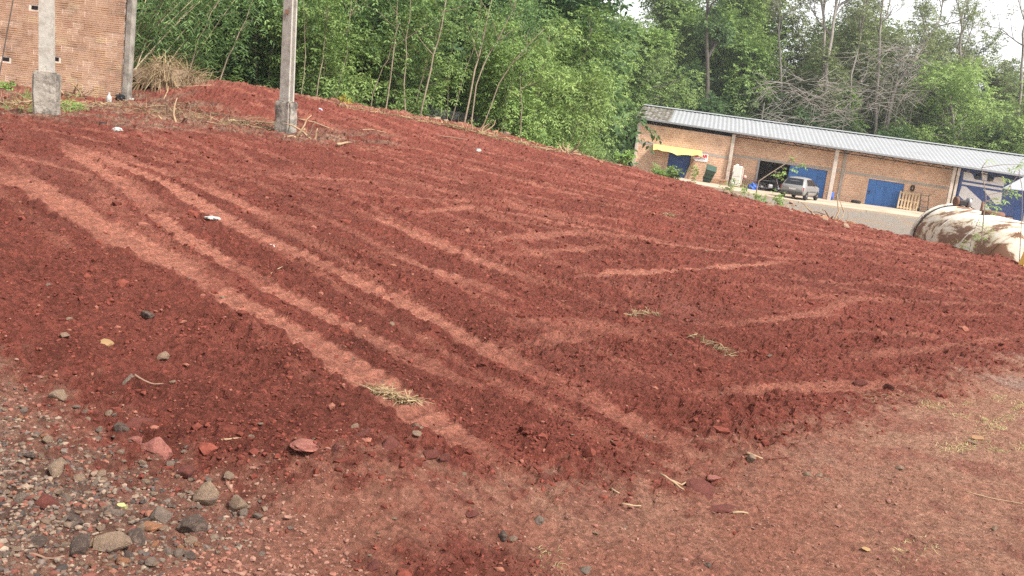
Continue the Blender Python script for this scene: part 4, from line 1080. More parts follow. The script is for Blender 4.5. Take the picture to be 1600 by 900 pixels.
weed("weed_bush", "broad-leaved green weed in front of the first blue door", at(1049, 281, 31.2), 46, .30, .20, .11, L_MID, 2, 6, .85, .35)
weed("weed_bush", "thin weed leaning on the brick jamb beside the awning", at(1085, 288, 31.0), 22, .3, .16, .08, L_MID, 3, 3, 1.0, .2)
weed("weed_bush", "pale broad-leaved weed at the far rim left of the workshop", at(968, 256, 31.8), 40, .32, .24, .13, L_FRESH, 4, 5, .75, .6)
weed("weed_bush", "small pale weed in front of the white cabinet", at(1140, 303, 31), 26, .25, .16, .06, L_FRESH, 5, 4, .8, .2)
weed("weed_bush", "pale weed between the cabinet and the blue tarp", at(1160, 308, 31), 24, .25, .14, .06, L_FRESH, 6, 4, .7, .25)
weed("weed_bush", "pale weed in front of the silver car's boot", at(1216, 322, 29.8), 44, .25, .15, .07, L_FRESH, 7, 6, .62, .3)
weed("weed_bush", "short weed left of the silver car", at(1187, 314, 30.3), 30, .22, .14, .07, L_FRESH, 8, 5, .4, .5)
# bent sapling in front of the open doorway
def stick_plant(name, label, pts, d, rad, leaves, leafm, seed, ll=.2, lw=.11, cat="sapling", bark=M_BARK):
    r = np.random.default_rng(seed); W = [np.array(tuple(at(u, v, d))) for u, v in pts]; z0 = hz(W[0][0], W[0][1]); base = np.array((W[0][0], W[0][1], z0 - .08)); W[0] = base.copy()
    t = thing(name, label, cat, base); P = np.array(W); tt = np.linspace(0, len(P) - 1, 12); P = np.stack([np.interp(tt, np.arange(len(P)), P[:, k]) for k in range(3)], 1)
    mb = MB(); mb.tube(P - base, rad * np.linspace(1, .5, 12), 6)
    lv = Leaves(); pp = []
    for (u, v, n) in leaves:
        q = np.array(tuple(at(u, v, d))); j = np.argmin(np.linalg.norm(P - q, axis=1)); mb.tube([P[j] - base, (P[j] + q) / 2 - base + np.array((0, 0, .03)), q - base], [.009, .007, .004], 4, cap=False)
        lv.sprays(np.tile(q - base, (n, 1)) + r.normal(size=(n, 3)) * .03, rdir(n, r) * np.array((1, 1, .4)), .16, 2, ll, lw, r, .3, r.uniform(.3, 1, n))
    mb.build("stem", bark, t, True); mk("foliage", lv.mesh("foliage"), leafm, t); return t
stick_plant("bent_sapling", "long bare sapling bent right in front of the open doorway", [(1181, 313), (1184, 284), (1205, 270), (1230, 254), (1251, 238)], 30.5, .025, [(1234, 247, 3), (1258, 258, 6), (1240, 263, 4), (1224, 265, 3), (1212, 274, 5), (1220, 276, 3)], L_FRESH, 61, .12, .07)
stick_plant("sapling", "thin sapling with drooping fresh leaves in front of the blue bus", [(1535, 390), (1537, 335), (1541, 310), (1537, 285), (1534, 262)], 19.0, .012, [(1568, 282, 6), (1582, 300, 7), (1553, 320, 8), (1560, 312, 5), (1550, 326, 5), (1596, 257, 6), (1545, 250, 3)], L_FRESH, 63, .09, .03)
stick_plant("sapling", "arching sapling reaching over the tank from the right", [(1596, 402), (1597, 330), (1597, 290), (1592, 272), (1578, 290)], 17.5, .008, [(1592, 262, 5), (1580, 299, 5), (1570, 310, 3)], L_FRESH, 65, .09, .03)
stick_plant("weed_stalk", "leafy weed stalk in front of the flaking tank", [(1514, 396), (1518, 375), (1526, 350), (1532, 338)], 18.6, .008, [(1530, 345, 5), (1522, 365, 6), (1536, 372, 6), (1513, 380, 5), (1540, 360, 5), (1500, 378, 4)], L_FRESH, 67, .09, .02, "weed")

# ================================================================== STORAGE TANK AT THE RIGHT
def flaked():
    m = bpy.data.materials.new("flaked_white_paint"); m.use_nodes = True; t = m.node_tree; N = t.nodes; L = t.links; b = N['Principled BSDF']
    tc = N.new('ShaderNodeTexCoord'); mp = N.new('ShaderNodeMapping'); mp.inputs['Scale'].default_value = (1.0, .32, 1.0); L.new(tc.outputs['Object'], mp.inputs['Vector'])
    n = N.new('ShaderNodeTexNoise'); n.inputs['Scale'].default_value = 1.35; n.inputs['Detail'].default_value = 9; n.inputs['Roughness'].default_value = .7; n.inputs['Distortion'].default_value = .4; L.new(mp.outputs[0], n.inputs['Vector'])
    r = N.new('ShaderNodeMapRange'); r.inputs[1].default_value = .455; r.inputs[2].default_value = .495; L.new(n.outputs['Fac'], r.inputs[0])
    n2 = N.new('ShaderNodeTexNoise'); n2.inputs['Scale'].default_value = 6; n2.inputs['Detail'].default_value = 6; L.new(tc.outputs['Object'], n2.inputs['Vector'])
    c1 = N.new('ShaderNodeMix'); c1.data_type = 'RGBA'; c1.inputs[6].default_value = (.20, .105, .075, 1); c1.inputs[7].default_value = (.33, .21, .16, 1); L.new(n2.outputs['Fac'], c1.inputs[0])
    c2 = N.new('ShaderNodeMix'); c2.data_type = 'RGBA'; c2.inputs[6].default_value = (.78, .74, .62, 1); c2.inputs[7].default_value = (.84, .82, .78, 1); L.new(n2.outputs['Fac'], c2.inputs[0])
    mx = N.new('ShaderNodeMix'); mx.data_type = 'RGBA'; L.new(r.outputs[0], mx.inputs[0]); L.new(c1.outputs[2], mx.inputs[6]); L.new(c2.outputs[2], mx.inputs[7])
    r3 = N.new('ShaderNodeMapRange'); r3.inputs[1].default_value = .47; r3.inputs[2].default_value = .58; r3.inputs[3].default_value = .75; r3.inputs[4].default_value = 0; L.new(n.outputs['Fac'], r3.inputs[0])
    st3 = N.new('ShaderNodeMix'); st3.data_type = 'RGBA'; st3.blend_type = 'MULTIPLY'; st3.inputs[7].default_value = (.74, .56, .34, 1); L.new(r3.outputs[0], st3.inputs[0]); L.new(mx.outputs[2], st3.inputs[6]); L.new(st3.outputs[2], b.inputs['Base Color'])
    b.inputs['Roughness'].default_value = .75
    bp = N.new('ShaderNodeBump'); bp.inputs['Strength'].default_value = .5; bp.inputs['Distance'].default_value = .01; L.new(r.outputs[0], bp.inputs['Height']); L.new(bp.outputs[0], b.inputs['Normal'])
    return m
M_FLAKE = flaked(); M_RUST = mat("rust_brown", (.16, .085, .06), .9, var=.35, vscale=5, bump=.4); M_RIM = mat("tank_rim_white", (.70, .67, .60), .7, var=.15, stain=(.25, .14, .09), sscale=4, samt=.35)
TR = 1.04
tf = at(1482, 381, 25.5); tn = at(1618, 432, 18.2)
zc = (tf.z + tn.z) / 2; tf.z = zc + .02; tn.z = zc - .02
tax = (tn - tf); TL = tax.length; tax.normalize()
tank = thing("storage_tank", "big rusty cylindrical tank with flaking white paint at the right", "tank", tf)
Rt = tax.to_track_quat('Z', 'Y').to_matrix()
def tl(prof, n=40):
    m = MB(); m.lathe(prof, (0, 0, 0), n=n, M=Rt); return m
bodyp = [(TR - .002, .02)]
k = 14
for i in range(k + 1): bodyp.append((TR, .02 + (TL - .04) * i / k))
tl(bodyp).build("shell", M_FLAKE, tank, True)
tl([(.05, -.32), (.45, -.29), (.80, -.18), (.98, -.06), (TR - .004, .03)]).build("end_dish", M_RUST, tank, True)
tl([(TR - .02, TL - .03), (.98, TL + .06), (.80, TL + .18), (.45, TL + .29), (.05, TL + .32)]).build("end_dish", M_FLAKE, tank, True)
for zq, rr_, wq, mm_ in ((.0, TR + .035, .10, M_RIM), (.30, TR + .012, .16, M_STEEL), (TL * .36, TR + .014, .05, M_RIM), (TL * .70, TR + .014, .05, M_RIM)):
    tl([(TR - .01, zq), (rr_, zq), (rr_, zq + wq), (TR - .01, zq + wq)]).build("hoop", mm_, tank, True)
# manhole and two round flanges on top of the far end, small stub pipe
upv = (Vector((0, 0, 1)) - tax * tax.z).normalized(); sdv = tax.cross(upv)
def on_tank(s, ang, h=0): return tax * s + (upv * math.cos(ang) + sdv * math.sin(ang)) * (TR + h)
vt = thing("valve_unit", "small dark twin-wheel valve unit on top of the rusty tank", "valve", tf + on_tank(.55, 0.0, .10))
mb = MB(); mb.box((0, 0, 0), (.26, .20, .16), bev=.03); mb.build("housing", M_STEEL, vt)
for q in (-.17, .17):
    mb = MB(); Rw = Matrix.Rotation(PI / 2, 3, 'Y'); mb.lathe([(.03, -.04), (.13, -.04), (.13, .04), (.03, .04)], (q, 0, .02), n=16, M=Rw); mb.build("hand_wheel", M_RUST if q < 0 else M_GUT, vt, True)
mb = MB(); mb.tube([tuple(on_tank(2.6, 0, -.03)), tuple(on_tank(2.6, 0, .26))], .035, 8); mb.build("stub_pipe", M_RUST, tank, True)
mb = MB(); mb.lathe([(.26, -.03), (.26, .06), (.22, .09), (.02, .10)], tuple(on_tank(3.7, 0, .0)), n=18, M=upv.to_track_quat('Z', 'Y').to_matrix()); mb.build("manhole", M_RUST, tank, True)
for s_ in (.12, .88):      # cradles
    p = tax * (TL * s_); zb = hz((tf + p).x, (tf + p).y) - .1
    mb = MB(); mb.box((p.x, p.y, (zb - tf.z - TR * .55) / 2), (1.5, .22, abs(zb - tf.z + TR * .55) + .1), rz=math.atan2(sdv.y, sdv.x)); mb.build("cradle", M_CONC2, tank)
# yellow machine part at the right border
yp = at(1590, 416, 16.6); yp.z = hz(yp.x, yp.y)
ym = thing("machine_arm", "yellow painted steel machine arm at the right border", "machine part", yp, .35)
M_YM = mat("machine_yellow", (.74, .46, .10), .55, var=.15, stain=(.28, .14, .06), sscale=6, samt=.3)
mb = MB(); mb.prism([(-.10, -.15), (.10, -.15), (.22, .30), (.36, .52), (.52, .52), (.52, .40), (.40, .36), (.30, .05), (.30, -.15)], None, (0, 0, 0), (1, 0, 0), (0, 0, 1), (0, .12, 0)); mb.build("arm_plate", M_YM, ym)
mb = MB(); mb.lathe([(.02, -.02), (.07, -.02), (.07, .17), (.02, .17)], (.33, -.01, .25), n=14, M=Matrix.Rotation(-PI / 2, 3, 'X')); mb.build("pivot_pin", M_RUST, ym)
mb = MB(); mb.box((.48, .06, .02), (.28, .2, .22), bev=.02); mb.build("foot_block", M_RUST, ym)

# ================================================================== BLUE BUS UNDER THE ROOF
M_BUS = mat("bus_blue", (.030, .060, .195), .35, var=.1, vscale=1.5, spec=.5)
M_BUSW = mat("bus_silver_white", (.62, .60, .60), .45, var=.06, vscale=2)
M_GLASS = mat("dark_glass", (.012, .014, .02), .12, spec=.6)
M_TYRE = mat("tyre_rubber", (.022, .021, .021), .85, var=.2, bump=.3)
BO = .15                                    # offset of the bus face in front of the wall plane
sb0 = wp(1492, 310, BO)[0]; sb1 = sb0 + 8.6
bz0 = wp(1545, 352, BO)[1]; bz1 = wp(1500, 262, BO)[1]
bus = thing("blue_bus", "dark blue bus with white stripe graphics parked under the roof", "bus", shop_pt(sb0, BO), brz)
bzo = bus.location.z
BW = 2.6; bh0 = .38; bh1 = 3.45
mb = MB(); mb.box(((sb1 - sb0) / 2, BW / 2, (bh0 + bh1) / 2), (sb1 - sb0, BW, bh1 - bh0), bev=.10); mb.build("body", M_BUS, bus)
def bpanel(name, pts, m, proud=.012, th=.02, holes=()):
    poly = []
    for (u, v) in pts:
        s, z = wp(u, v, BO + .02); poly.append((s - sb0, z - bzo))
    mb = MB(); mb.prism(poly, None, (0, -proud, 0), (1, 0, 0), (0, 0, 1), (0, th, 0)); return mb.build(name, m, bus)
def z0(v): return v
P_ = lambda x, y: (1460 + x / 7.5, 240 + y / 7.5)
bpanel("stripe", [P_(345, 215), P_(390, 195), P_(450, 245), P_(470, 300), P_(820, 360), P_(815, 385), P_(335, 308)], M_BUSW)
bpanel("stripe", [P_(550, 215), P_(625, 222), P_(615, 318), P_(560, 308)], M_BUSW)
bpanel("stripe", [P_(700, 285), P_(780, 262), P_(830, 280), P_(822, 362), P_(690, 335)], M_BUSW)
bpanel("stripe", [P_(322, 330), P_(800, 405), P_(800, 432), P_(320, 358)], M_BUSW)
bpanel("stripe", [P_(320, 378), P_(375, 388), P_(725, 720), P_(715, 765), P_(560, 740), P_(285, 490)], M_BUSW)
bpanel("stripe", [P_(570, 420), P_(795, 455), P_(780, 590), P_(720, 600)], M_BUSW)
sh_ = bpanel("emblem", [P_(405, 518), P_(448, 525), P_(446, 545), P_(424, 562), P_(402, 540)], M_BUS, .018)
s_c, z_c = wp(*P_(425, 533), BO + .02)
mb = MB(); mb.lathe([(.02, -.005), (.045, -.005), (.045, .005), (.02, .005)], (s_c - sb0, -.024, z_c - bzo), n=12, M=Matrix.Rotation(PI / 2, 3, 'X')); mb.build("emblem_dot", M_BUSW, sh_)
for (x, y) in ((507, 272), (655, 300)):
    s_, z_ = wp(*P_(x, y), BO + .02); mb = MB(); mb.lathe([(.02, -.03), (.20, -.03), (.20, .02), (.02, .02)], (s_ - sb0, -.02, z_ - bzo), n=20, M=Matrix.Rotation(PI / 2, 3, 'X')); mb.build("round_lamp", M_GLASS, bus, True)
bpanel("bumper", [P_(740, 765), P_(870, 805), P_(868, 830), P_(738, 795)], M_BUSW, .06, .08)
bpanel("door_panel", [P_(945, 560), P_(1075, 580), P_(1040, 845), P_(910, 825)], M_BLUE_D, .01)
for q in (1.3, 6.6):
    for yy in (.12, BW - .12):
        mb = MB(); mb.lathe([(.2, -.13), (.46, -.13), (.49, -.08), (.49, .08), (.46, .13), (.2, .13)], (q, yy, .49), n=22, M=Matrix.Rotation(PI / 2, 3, 'X')); wh = mb.build("wheel", M_TYRE, bus, True)
        mb = MB(); mb.lathe([(.02, -.10), (.2, -.14), (.2, .14), (.02, .10)], (q, yy, .49), n=16, M=Matrix.Rotation(PI / 2, 3, 'X')); mb.build("rim", M_GUT, wh, True)
mb = MB(); mb.box((4.3, -.006, 2.6), (4.4, .02, .8), bev=.004)
# white canopy at the right border
cp0 = at(1569, 294, 50.0); cpz = float(yard_z(np.array([cp0.x]), np.array([cp0.y]))[0])
cn = thing("canopy", "pale sheet canopy on a post at the right border", "canopy", (cp0.x + .9, cp0.y, cpz), brz)
mb = MB(); zt_ = cp0.z - cpz
mb.add([(-.9, 0, zt_), (3.2, 0, zt_ + .05), (3.2, 1.6, zt_ + .85), (.6, 1.6, zt_ + .80), (-.9, 0, zt_ - .03), (3.2, 0, zt_ + .02), (3.2, 1.6, zt_ + .82), (.6, 1.6, zt_ + .77)], [(0, 1, 2, 3), (7, 6, 5, 4), (0, 4, 5, 1), (1, 5, 6, 2), (2, 6, 7, 3), (3, 7, 4, 0)])
mb.build("sheet", M_ROOF, cn)
for q in (.55, 3.1):
    mb = MB(); mb.tube([(q, .15, 0), (q, .15, zt_ + .06)], .045, 8); mb.build("post", M_BUSW, cn, True)

# ================================================================== SILVER HATCHBACK
def car():
    gp_ = at(1234, 317.5, 57.5); zz = float(yard_z(np.array([gp_.x]), np.array([gp_.y]))[0])
    s_off = (Vector((gp_.x, gp_.y, 0)) - Vector((wA.x, wA.y, 0))).dot(WN)
    if s_off < apd: zz += .13
    yaw = -math.radians(33)                           # forward is +y, turned to the right
    c = thing("parked_car", "small silver hatchback parked in front of the open doorway", "car", (gp_.x, gp_.y, zz), yaw)
    M_P = mat("car_silver_paint", (.29, .28, .27), .35, metal=.35, var=.05, vscale=3, spec=.5); M_LT = mat("tail_lamp_red", (.45, .03, .03), .3); M_BUMP = mat("bumper_dark", (.06, .058, .056), .7)
    # stations along the length: y, half width, z bottom, z belt, z top, half width of roof
    st = [(-.02, .70, .42, .80, .86, .60), (.06, .77, .30, .84, .92, .66), (.28, .79, .26, .87, 1.18, .62), (.55, .80, .24, .88, 1.36, .58), (.95, .81, .23, .88, 1.42, .57), (1.5, .81, .23, .88, 1.43, .57), (2.0, .81, .23, .88, 1.40, .57), (2.35, .80, .23, .88, 1.26, .59), (2.72, .79, .23, .88, .98, .66), (2.95, .79, .24, .86, .90, .70), (3.35, .77, .26, .80, .84, .66), (3.62, .70, .30, .68, .74, .58), (3.70, .60, .40, .62, .66, .50)]
    V = []; n = 13
    for (y, hw, zb, zl, zt, hr) in st:
        pr = [(hw * .8, zb), (hw * .97, zb + .06), (hw, zb + .2), (hw, zl - .12), (hw * .97, zl), (hr + (hw - hr) * .25, zl + (zt - zl) * .70), (hr * .9, zl + (zt - zl) * .93)]
        pts = [(x, z) for x, z in pr] + [(hr * .45, zt)] ; pts2 = [(-x, z) for x, z in pts[::-1]]
        ring = pts + pts2; V += [(x, y, z) for x, z in ring]
    n = 16; m = len(st)
    F = [(i * n + j, i * n + (j + 1) % n, (i + 1) * n + (j + 1) % n, (i + 1) * n + j) for i in range(m - 1) for j in range(n)] + [tuple(range(n))[::-1], tuple(range((m - 1) * n, m * n))]
    mb = MB(); mb.add(V, F); body = mb.build("body", M_P, c, True)
    def q(name, pts, mt, off): 
        mb = MB(); P = np.array(pts, float); nn = np.cross(P[1] - P[0], P[2] - P[1]); nn /= np.linalg.norm(nn); 
        mb.add(np.vstack([P + nn * off, P - nn * .03]), [tuple(range(len(P))), tuple(range(2 * len(P) - 1, len(P) - 1, -1))] + [(i, i + len(P), (i + 1) % len(P) + len(P), (i + 1) % len(P)) for i in range(len(P))]); return mb.build(name, mt, c)
    q("rear_window", [(.60, .075, .93), (-.60, .075, .93), (-.50, .43, 1.31), (.50, .43, 1.31)][::-1], M_GLASS, .02)
    q("windscreen", [(.60, 2.70, .99), (-.60, 2.70, .99), (-.50, 2.22, 1.34), (.50, 2.22, 1.34)], M_GLASS, .02)
    for sgn in (-1, 1):
        wi = [(sgn * .765, .62, .93), (sgn * .765, 1.32, .93), (sgn * .645, 1.30, 1.31), (sgn * .645, .76, 1.30)]
        wj = [(sgn * .765, 1.40, .93), (sgn * .765, 2.34, .93), (sgn * .66, 2.06, 1.27), (sgn * .645, 1.40, 1.31)]
        for w_ in (wi, wj): q("side_window", w_ if sgn > 0 else w_[::-1], M_GLASS, .025)
        for (yy, zz_) in ((.62, .285), (3.0, .285)):
            mb = MB(); Rr = Matrix.Rotation(PI / 2, 3, 'Y'); mb.lathe([(.16, -.09), (.26, -.09), (.285, -.06), (.285, .06), (.26, .09), (.16, .09)], (sgn * .73, yy, zz_), n=20, M=Rr); wh = mb.build("wheel", M_TYRE, c, True)
            mb = MB(); mb.lathe([(.03, -.095), (.165, -.08), (.165, .08), (.03, .095)], (sgn * .73, yy, zz_), n=14, M=Rr); mb.build("rim", M_GUT, wh, True)
        mb = MB(); mb.box((sgn * .66, .035, .70), (.17, .10, .24), bev=.02); mb.build("tail_lamp", M_LT, c)
        mb = MB(); mb.box((sgn * .88, 2.22, .98), (.16, .09, .11), bev=.03); mb.build("mirror", M_BUMP, c)
        mb = MB(); mb.box((sgn * .812, 1.55, .55), (.03, 2.0, .05)); mb.build("side_strip", M_BUMP, c)
    mb = MB(); mb.box((0, -.03, .42), (1.44, .16, .20), bev=.04); mb.build("rear_bumper", M_BUMP, c)
    mb = MB(); mb.box((0, 3.70, .42), (1.3, .14, .20), bev=.04); mb.build("front_bumper", M_BUMP, c)
    mb = MB(); mb.box((0, -.025, .66), (.40, .02, .12)); mb.build("number_plate", M_BUSW, c)
car()

# ================================================================== THINGS IN FRONT OF THE WORKSHOP
M_GREEN = mat("bin_green", (.035, .075, .055), .5, var=.2, vscale=5, spec=.5); M_FRIDGE = mat("cabinet_white", (.72, .70, .64), .5, var=.08, stain=(.5, .4, .3), sscale=4, samt=.2); M_WOOD = mat("old_plank", (.33, .20, .13), .9, var=.3, vscale=5, bump=.3); M_WOODP = mat("pallet_wood", (.50, .36, .22), .9, var=.25, vscale=6, bump=.3)
M_DRUM = mat("drum_blue", (.03, .10, .40), .45, var=.1); M_BLKP = mat("black_plastic", (.012, .012, .014), .5); M_WHP = mat("white_plastic", (.40, .385, .36), .5, var=.08)
def at_wall(u, v, off):
    s, z = wp(u, v, off); return shop_pt(s, off)
# tipped green bin
p = at_wall(1103, 287, OV + .9)
t = thing("wheeled_bin", "dark green wheeled bin tipped forward against the brick wall", "bin", p, brz)
Rb = Matrix.Rotation(math.radians(28), 3, 'X') @ Matrix.Rotation(math.radians(12), 3, 'Y')
def rot_add(mb, V, F, R, off): mb.add((np.array(V) @ np.array(R).T) + np.array(off), F)
hb, wt, wb_ = 1.02, .34, .26
V = [(-wb_, -wb_, 0), (wb_, -wb_, 0), (wb_, wb_, 0), (-wb_, wb_, 0), (-wt, -wt, hb), (wt, -wt, hb), (wt, wt, hb), (-wt, wt, hb)]
mb = MB(); rot_add(mb, V, [(3, 2, 1, 0), (0, 1, 5, 4), (1, 2, 6, 5), (2, 3, 7, 6), (3, 0, 4, 7), (4, 5, 6, 7)], Rb, (0, 0, .12)); mb.build("tub", M_GREEN, t)
for zz in (.34, .66):
    mb = MB(); mb.box(tuple(Rb @ Vector((0, -.30 - .03 * zz, zz)) + Vector((0, 0, .12))), (.56, .04, .06), M=Rb); mb.build("rib", mat("bin_green_dark", (.018, .04, .03), .5), t)
mb = MB(); mb.box(tuple(Rb @ Vector((0, 0, hb + .04)) + Vector((0, 0, .12))), (.74, .74, .08), M=Rb, bev=.03); mb.build("lid", M_GREEN, t)
for q in (-.25, .25):
    mb = MB(); mb.lathe([(.02, -.03), (.12, -.03), (.12, .03), (.02, .03)], tuple(Rb @ Vector((q, .26, .02)) + Vector((0, 0, .13))), n=14, M=Matrix.Rotation(PI / 2, 3, 'Y')); mb.build("wheel", M_TYRE, t, True)
# leaning planks
for i, (ua, va, ub, vb, lab) in enumerate(((1071, 278, 1083, 249, "leftmost old plank leaning on the door jamb under the awning"), (1075, 280, 1085, 250, "dark plank leaning second from the door under the awning"), (1079, 281, 1087, 255, "pale narrow plank leaning third from the blue door"), (1086, 283, 1084, 264, "short plank leaning nearest the green bin"))):
    a_ = at_wall(ua, va, OV + .75 - .1 * i); s_, z_ = wp(ub, vb, OV + .12); b_ = shop_pt(s_, OV + .10); b_.z = max(z_, a_.z + .9)
    d_ = b_ - a_; Rp = d_.to_track_quat('Z', 'Y').to_matrix(); mb = MB(); mb.box(tuple(d_ / 2), (.17 - .03 * i, .035, d_.length), M=Rp); o = mb.build("plank", M_WOOD if i != 2 else M_WOODP, None, loc=a_); tag(o, lab, "plank", "planks leaning by the awning")
# stack of bricks
p = at_wall(1122, 288, OV + .5); t = thing("brick_stack", "low stack of dark red bricks beside the green bin", "bricks", p, brz)
for i in range(4):
    for j in range(3):
        mb = MB(); mb.box((-.42 + .28 * i + .05 * (j % 2), random.uniform(-.03, .03), .07 + .125 * j), (.25, .40, .115)); mb.build("brick", M_BR[1] if (i + j) % 3 else M_BR[4], t)
# white cabinet (old fridge)
p = at_wall(1149, 289, .75); t = thing("white_cabinet", "tall white fridge-like cabinet against the wall right of the first bay", "cabinet", p, brz - .15)
mb = MB(); mb.box((0, 0, .76), (.62, .58, 1.46), bev=.03); mb.build("body", M_FRIDGE, t)
mb = MB(); mb.box((0, -.305, 1.10), (.59, .03, .70), bev=.01); d_ = mb.build("door", M_FRIDGE, t); mb = MB(); mb.box((-.24, -.335, .95), (.03, .03, .22)); mb.build("handle", M_GUT, d_)
mb = MB(); mb.box((0, -.305, .38), (.59, .03, .66), bev=.01); mb.build("door", M_FRIDGE, t)
mb = MB(); mb.lathe([(.05, 0), (.13, .02), (.12, .10), (.02, .13)], (-.1, 0, 1.49), n=12); mb.build("top_cap", M_FRIDGE, t, True)
mb = MB(); mb.box((.36, .05, .80), (.08, .5, 1.2)); mb.build("side_panel", M_PILLAR, t)
# jug and black pot
p = at_wall(1142, 294, 1.6); t = thing("plastic_jug", "white plastic jug with black spout left of the cabinet's foot", "jug", p, brz)
mb = MB(); mb.lathe([(.12, 0), (.17, .03), (.17, .28), (.12, .38), (.05, .42), (.05, .46)], (0, 0, 0), n=16); mb.build("body", M_WHP, t, True)
mb = MB(); mb.tube([(.05, 0, .44), (.15, -.02, .40), (.20, -.02, .28), (.17, 0, .16)], .028, 6); mb.build("handle", M_BLKP, t, True)
p = at_wall(1168, 288, .55); t = thing("work_bench", "low rusty metal bench against the wall left of the doorway", "bench", p, brz)
mb = MB(); mb.box((0, 0, .62), (1.25, .42, .05)); mb.build("top", M_RUST, t)
for q in (-.55, .55):
    for w_ in (-.16, .16):
        mb = MB(); mb.box((q, w_, .30), (.05, .05, .60)); mb.build("leg", M_RUST, t)
mb = MB(); mb.box((0, 0, .22), (1.1, .32, .04)); mb.build("shelf", M_RUST, t)
p = shop_pt(wp(1157, 280, .6)[0], .6); p.z += .65; t = thing("black_can", "black can standing on the rusty bench beside the cabinet", "can", p)
mb = MB(); mb.lathe([(.10, 0), (.13, .02), (.13, .26), (.09, .32), (.04, .34)], (0, 0, 0), n=14); mb.build("body", M_BLKP, t, True); mb = MB(); mb.lathe([(.045, .345), (.05, .36), (.04, .385)], (0, 0, 0), n=10); mb.build("cap", M_STEEL, t)
p = shop_pt(wp(1163, 281, .6)[0], .6); p.z += .65; mb = MB(); mb.lathe([(.03, 0), (.11, .05), (.14, .14), (.11, .23), (.03, .28)], (0, 0, 0), n=14); o = mb.build("pink_ball", mat("pink_plastic", (.60, .36, .32), .5), None, True, loc=p); tag(o, "pale pink ball on the rusty bench", "ball")
# blue tarp heap
p = at_wall(1176, 294, 1.3)
bm = bmesh.new(); bmesh.ops.create_icosphere(bm, subdivisions=3, radius=1)
for v in bm.verts:
    n_ = mnoise.noise(v.co * 2.1) * .35 + mnoise.noise(v.co * 5) * .15
    v.co = Vector((v.co.x * .34 * (1 + n_), v.co.y * .28 * (1 + n_), max(0, (v.co.z + .3) * .34 * (1 + n_ * 1.5))))
me = bpy.data.meshes.new("tarp_heap"); bm.to_mesh(me); bm.free(); o = mk("tarp_heap", me, M_DRUM, None, False, p); tag(o, "crumpled blue tarp heap at the open doorway's left jamb", "tarp")
# motorcycle in the doorway
p = at_wall(1202, 297, .5); t = thing("motorcycle", "dark motorcycle standing in the open doorway", "motorcycle", p, brz + .35)
for x_ in (-.62, .66):
    mb = MB(); a_ = np.linspace(0, 2 * PI, 25); mb.tube([(x_ + .27 * math.cos(q), 0, .31 + .27 * math.sin(q)) for q in a_], .05, 8, cap=False); wh = mb.build("wheel", M_TYRE, t, True)
    mb = MB(); mb.lathe([(.02, -.05), (.07, -.05), (.07, .05), (.02, .05)], (x_, 0, .31), n=10, M=Matrix.Rotation(PI / 2, 3, 'X')); mb.build("hub", M_GUT, wh)
    for k_ in range(8):
        q = k_ * PI / 4; mb = MB(); mb.tube([(x_, 0, .31), (x_ + .25 * math.cos(q), 0, .31 + .25 * math.sin(q))], .008, 4); mb.build("spoke", M_GUT, wh)
mb = MB(); mb.tube([(.66, 0, .31), (.48, 0, .75), (.40, 0, .98)], .03, 6); mb.build("fork", M_GUT, t)
mb = MB(); mb.tube([(.44, 0, .82), (.1, 0, .62), (-.3, 0, .60), (-.62, 0, .31), (-.05, 0, .28), (.3, 0, .36), (.44, 0, .82)], .022, 6); mb.build("frame", M_STEEL, t)
mb = MB(); mb.box((.0, 0, .40), (.34, .24, .26), bev=.05); mb.build("engine", M_GUT, t)
mb = MB(); mb.lathe([(.03, -.22), (.11, -.16), (.13, 0), (.10, .16), (.03, .22)], (.16, 0, .76), n=12, M=Matrix.Rotation(PI / 2, 3, 'Y')); mb.build("fuel_tank", M_BLKP, t, True)
mb = MB(); mb.box((-.33, 0, .75), (.60, .22, .09), bev=.03); mb.build("seat", M_BLKP, t)
mb = MB(); mb.tube([(.34, -.36, 1.02), (.40, -.15, 1.0), (.42, 0, .98), (.40, .15, 1.0), (.34, .36, 1.02)], .015, 6); hbx = mb.build("handlebar", M_GUT, t)
for q in (-1, 1):
    mb = MB(); mb.tube([(.38, q * .25, 1.01), (.40, q * .32, 1.22)], .008, 5); mb.lathe([(.01, -.01), (.06, -.01), (.06, .01), (.01, .01)], (.40, q * .34, 1.25), n=10, M=Matrix.Rotation(PI / 2, 3, 'Y')); mb.build("mirror", M_GUT, hbx)
mb = MB(); mb.tube([(.05, .14, .25), (-.3, .16, .24), (-.75, .16, .32)], .04, 7); mb.build("exhaust", M_GUT, t, True)
# blue drum, tyre, pallet, trolley
p = at_wall(1295, 317, .8); t = thing("blue_drum", "small blue plastic drum behind the free-standing pillar", "drum", p, 0)
mb = MB(); mb.lathe([(.20, 0), (.23, .02), (.23, .20), (.24, .22), (.24, .26), (.23, .28), (.23, .50), (.19, .56), (.17, .57)], (0, 0, 0), n=20); mb.build("body", M_DRUM, t, True); mb = MB(); mb.lathe([(.165, .575), (.165, .60), (.02, .61)], (0, 0, 0), n=16); mb.build("lid", M_BLKP, t)
p = at_wall(1336, 323, .7); t = thing("tyre", "worn black tyre lying flat by the wall left of the blue door", "tyre", p, 0)
mb = MB(); a_ = np.linspace(0, 2 * PI, 29); mb.tube([(.24 * math.cos(q), .24 * math.sin(q), .11) for q in a_], .105, 10, cap=False); mb.build("tread", M_TYRE, t, True)
p = at_wall(1414, 340, .55); t = thing("wooden_pallet", "pale wooden pallet leaning on the wall beside the blue door", "pallet", p, brz)
Rl = Matrix.Rotation(math.radians(-12), 3, 'X') @ Matrix.Rotation(math.radians(3), 3, 'Y')
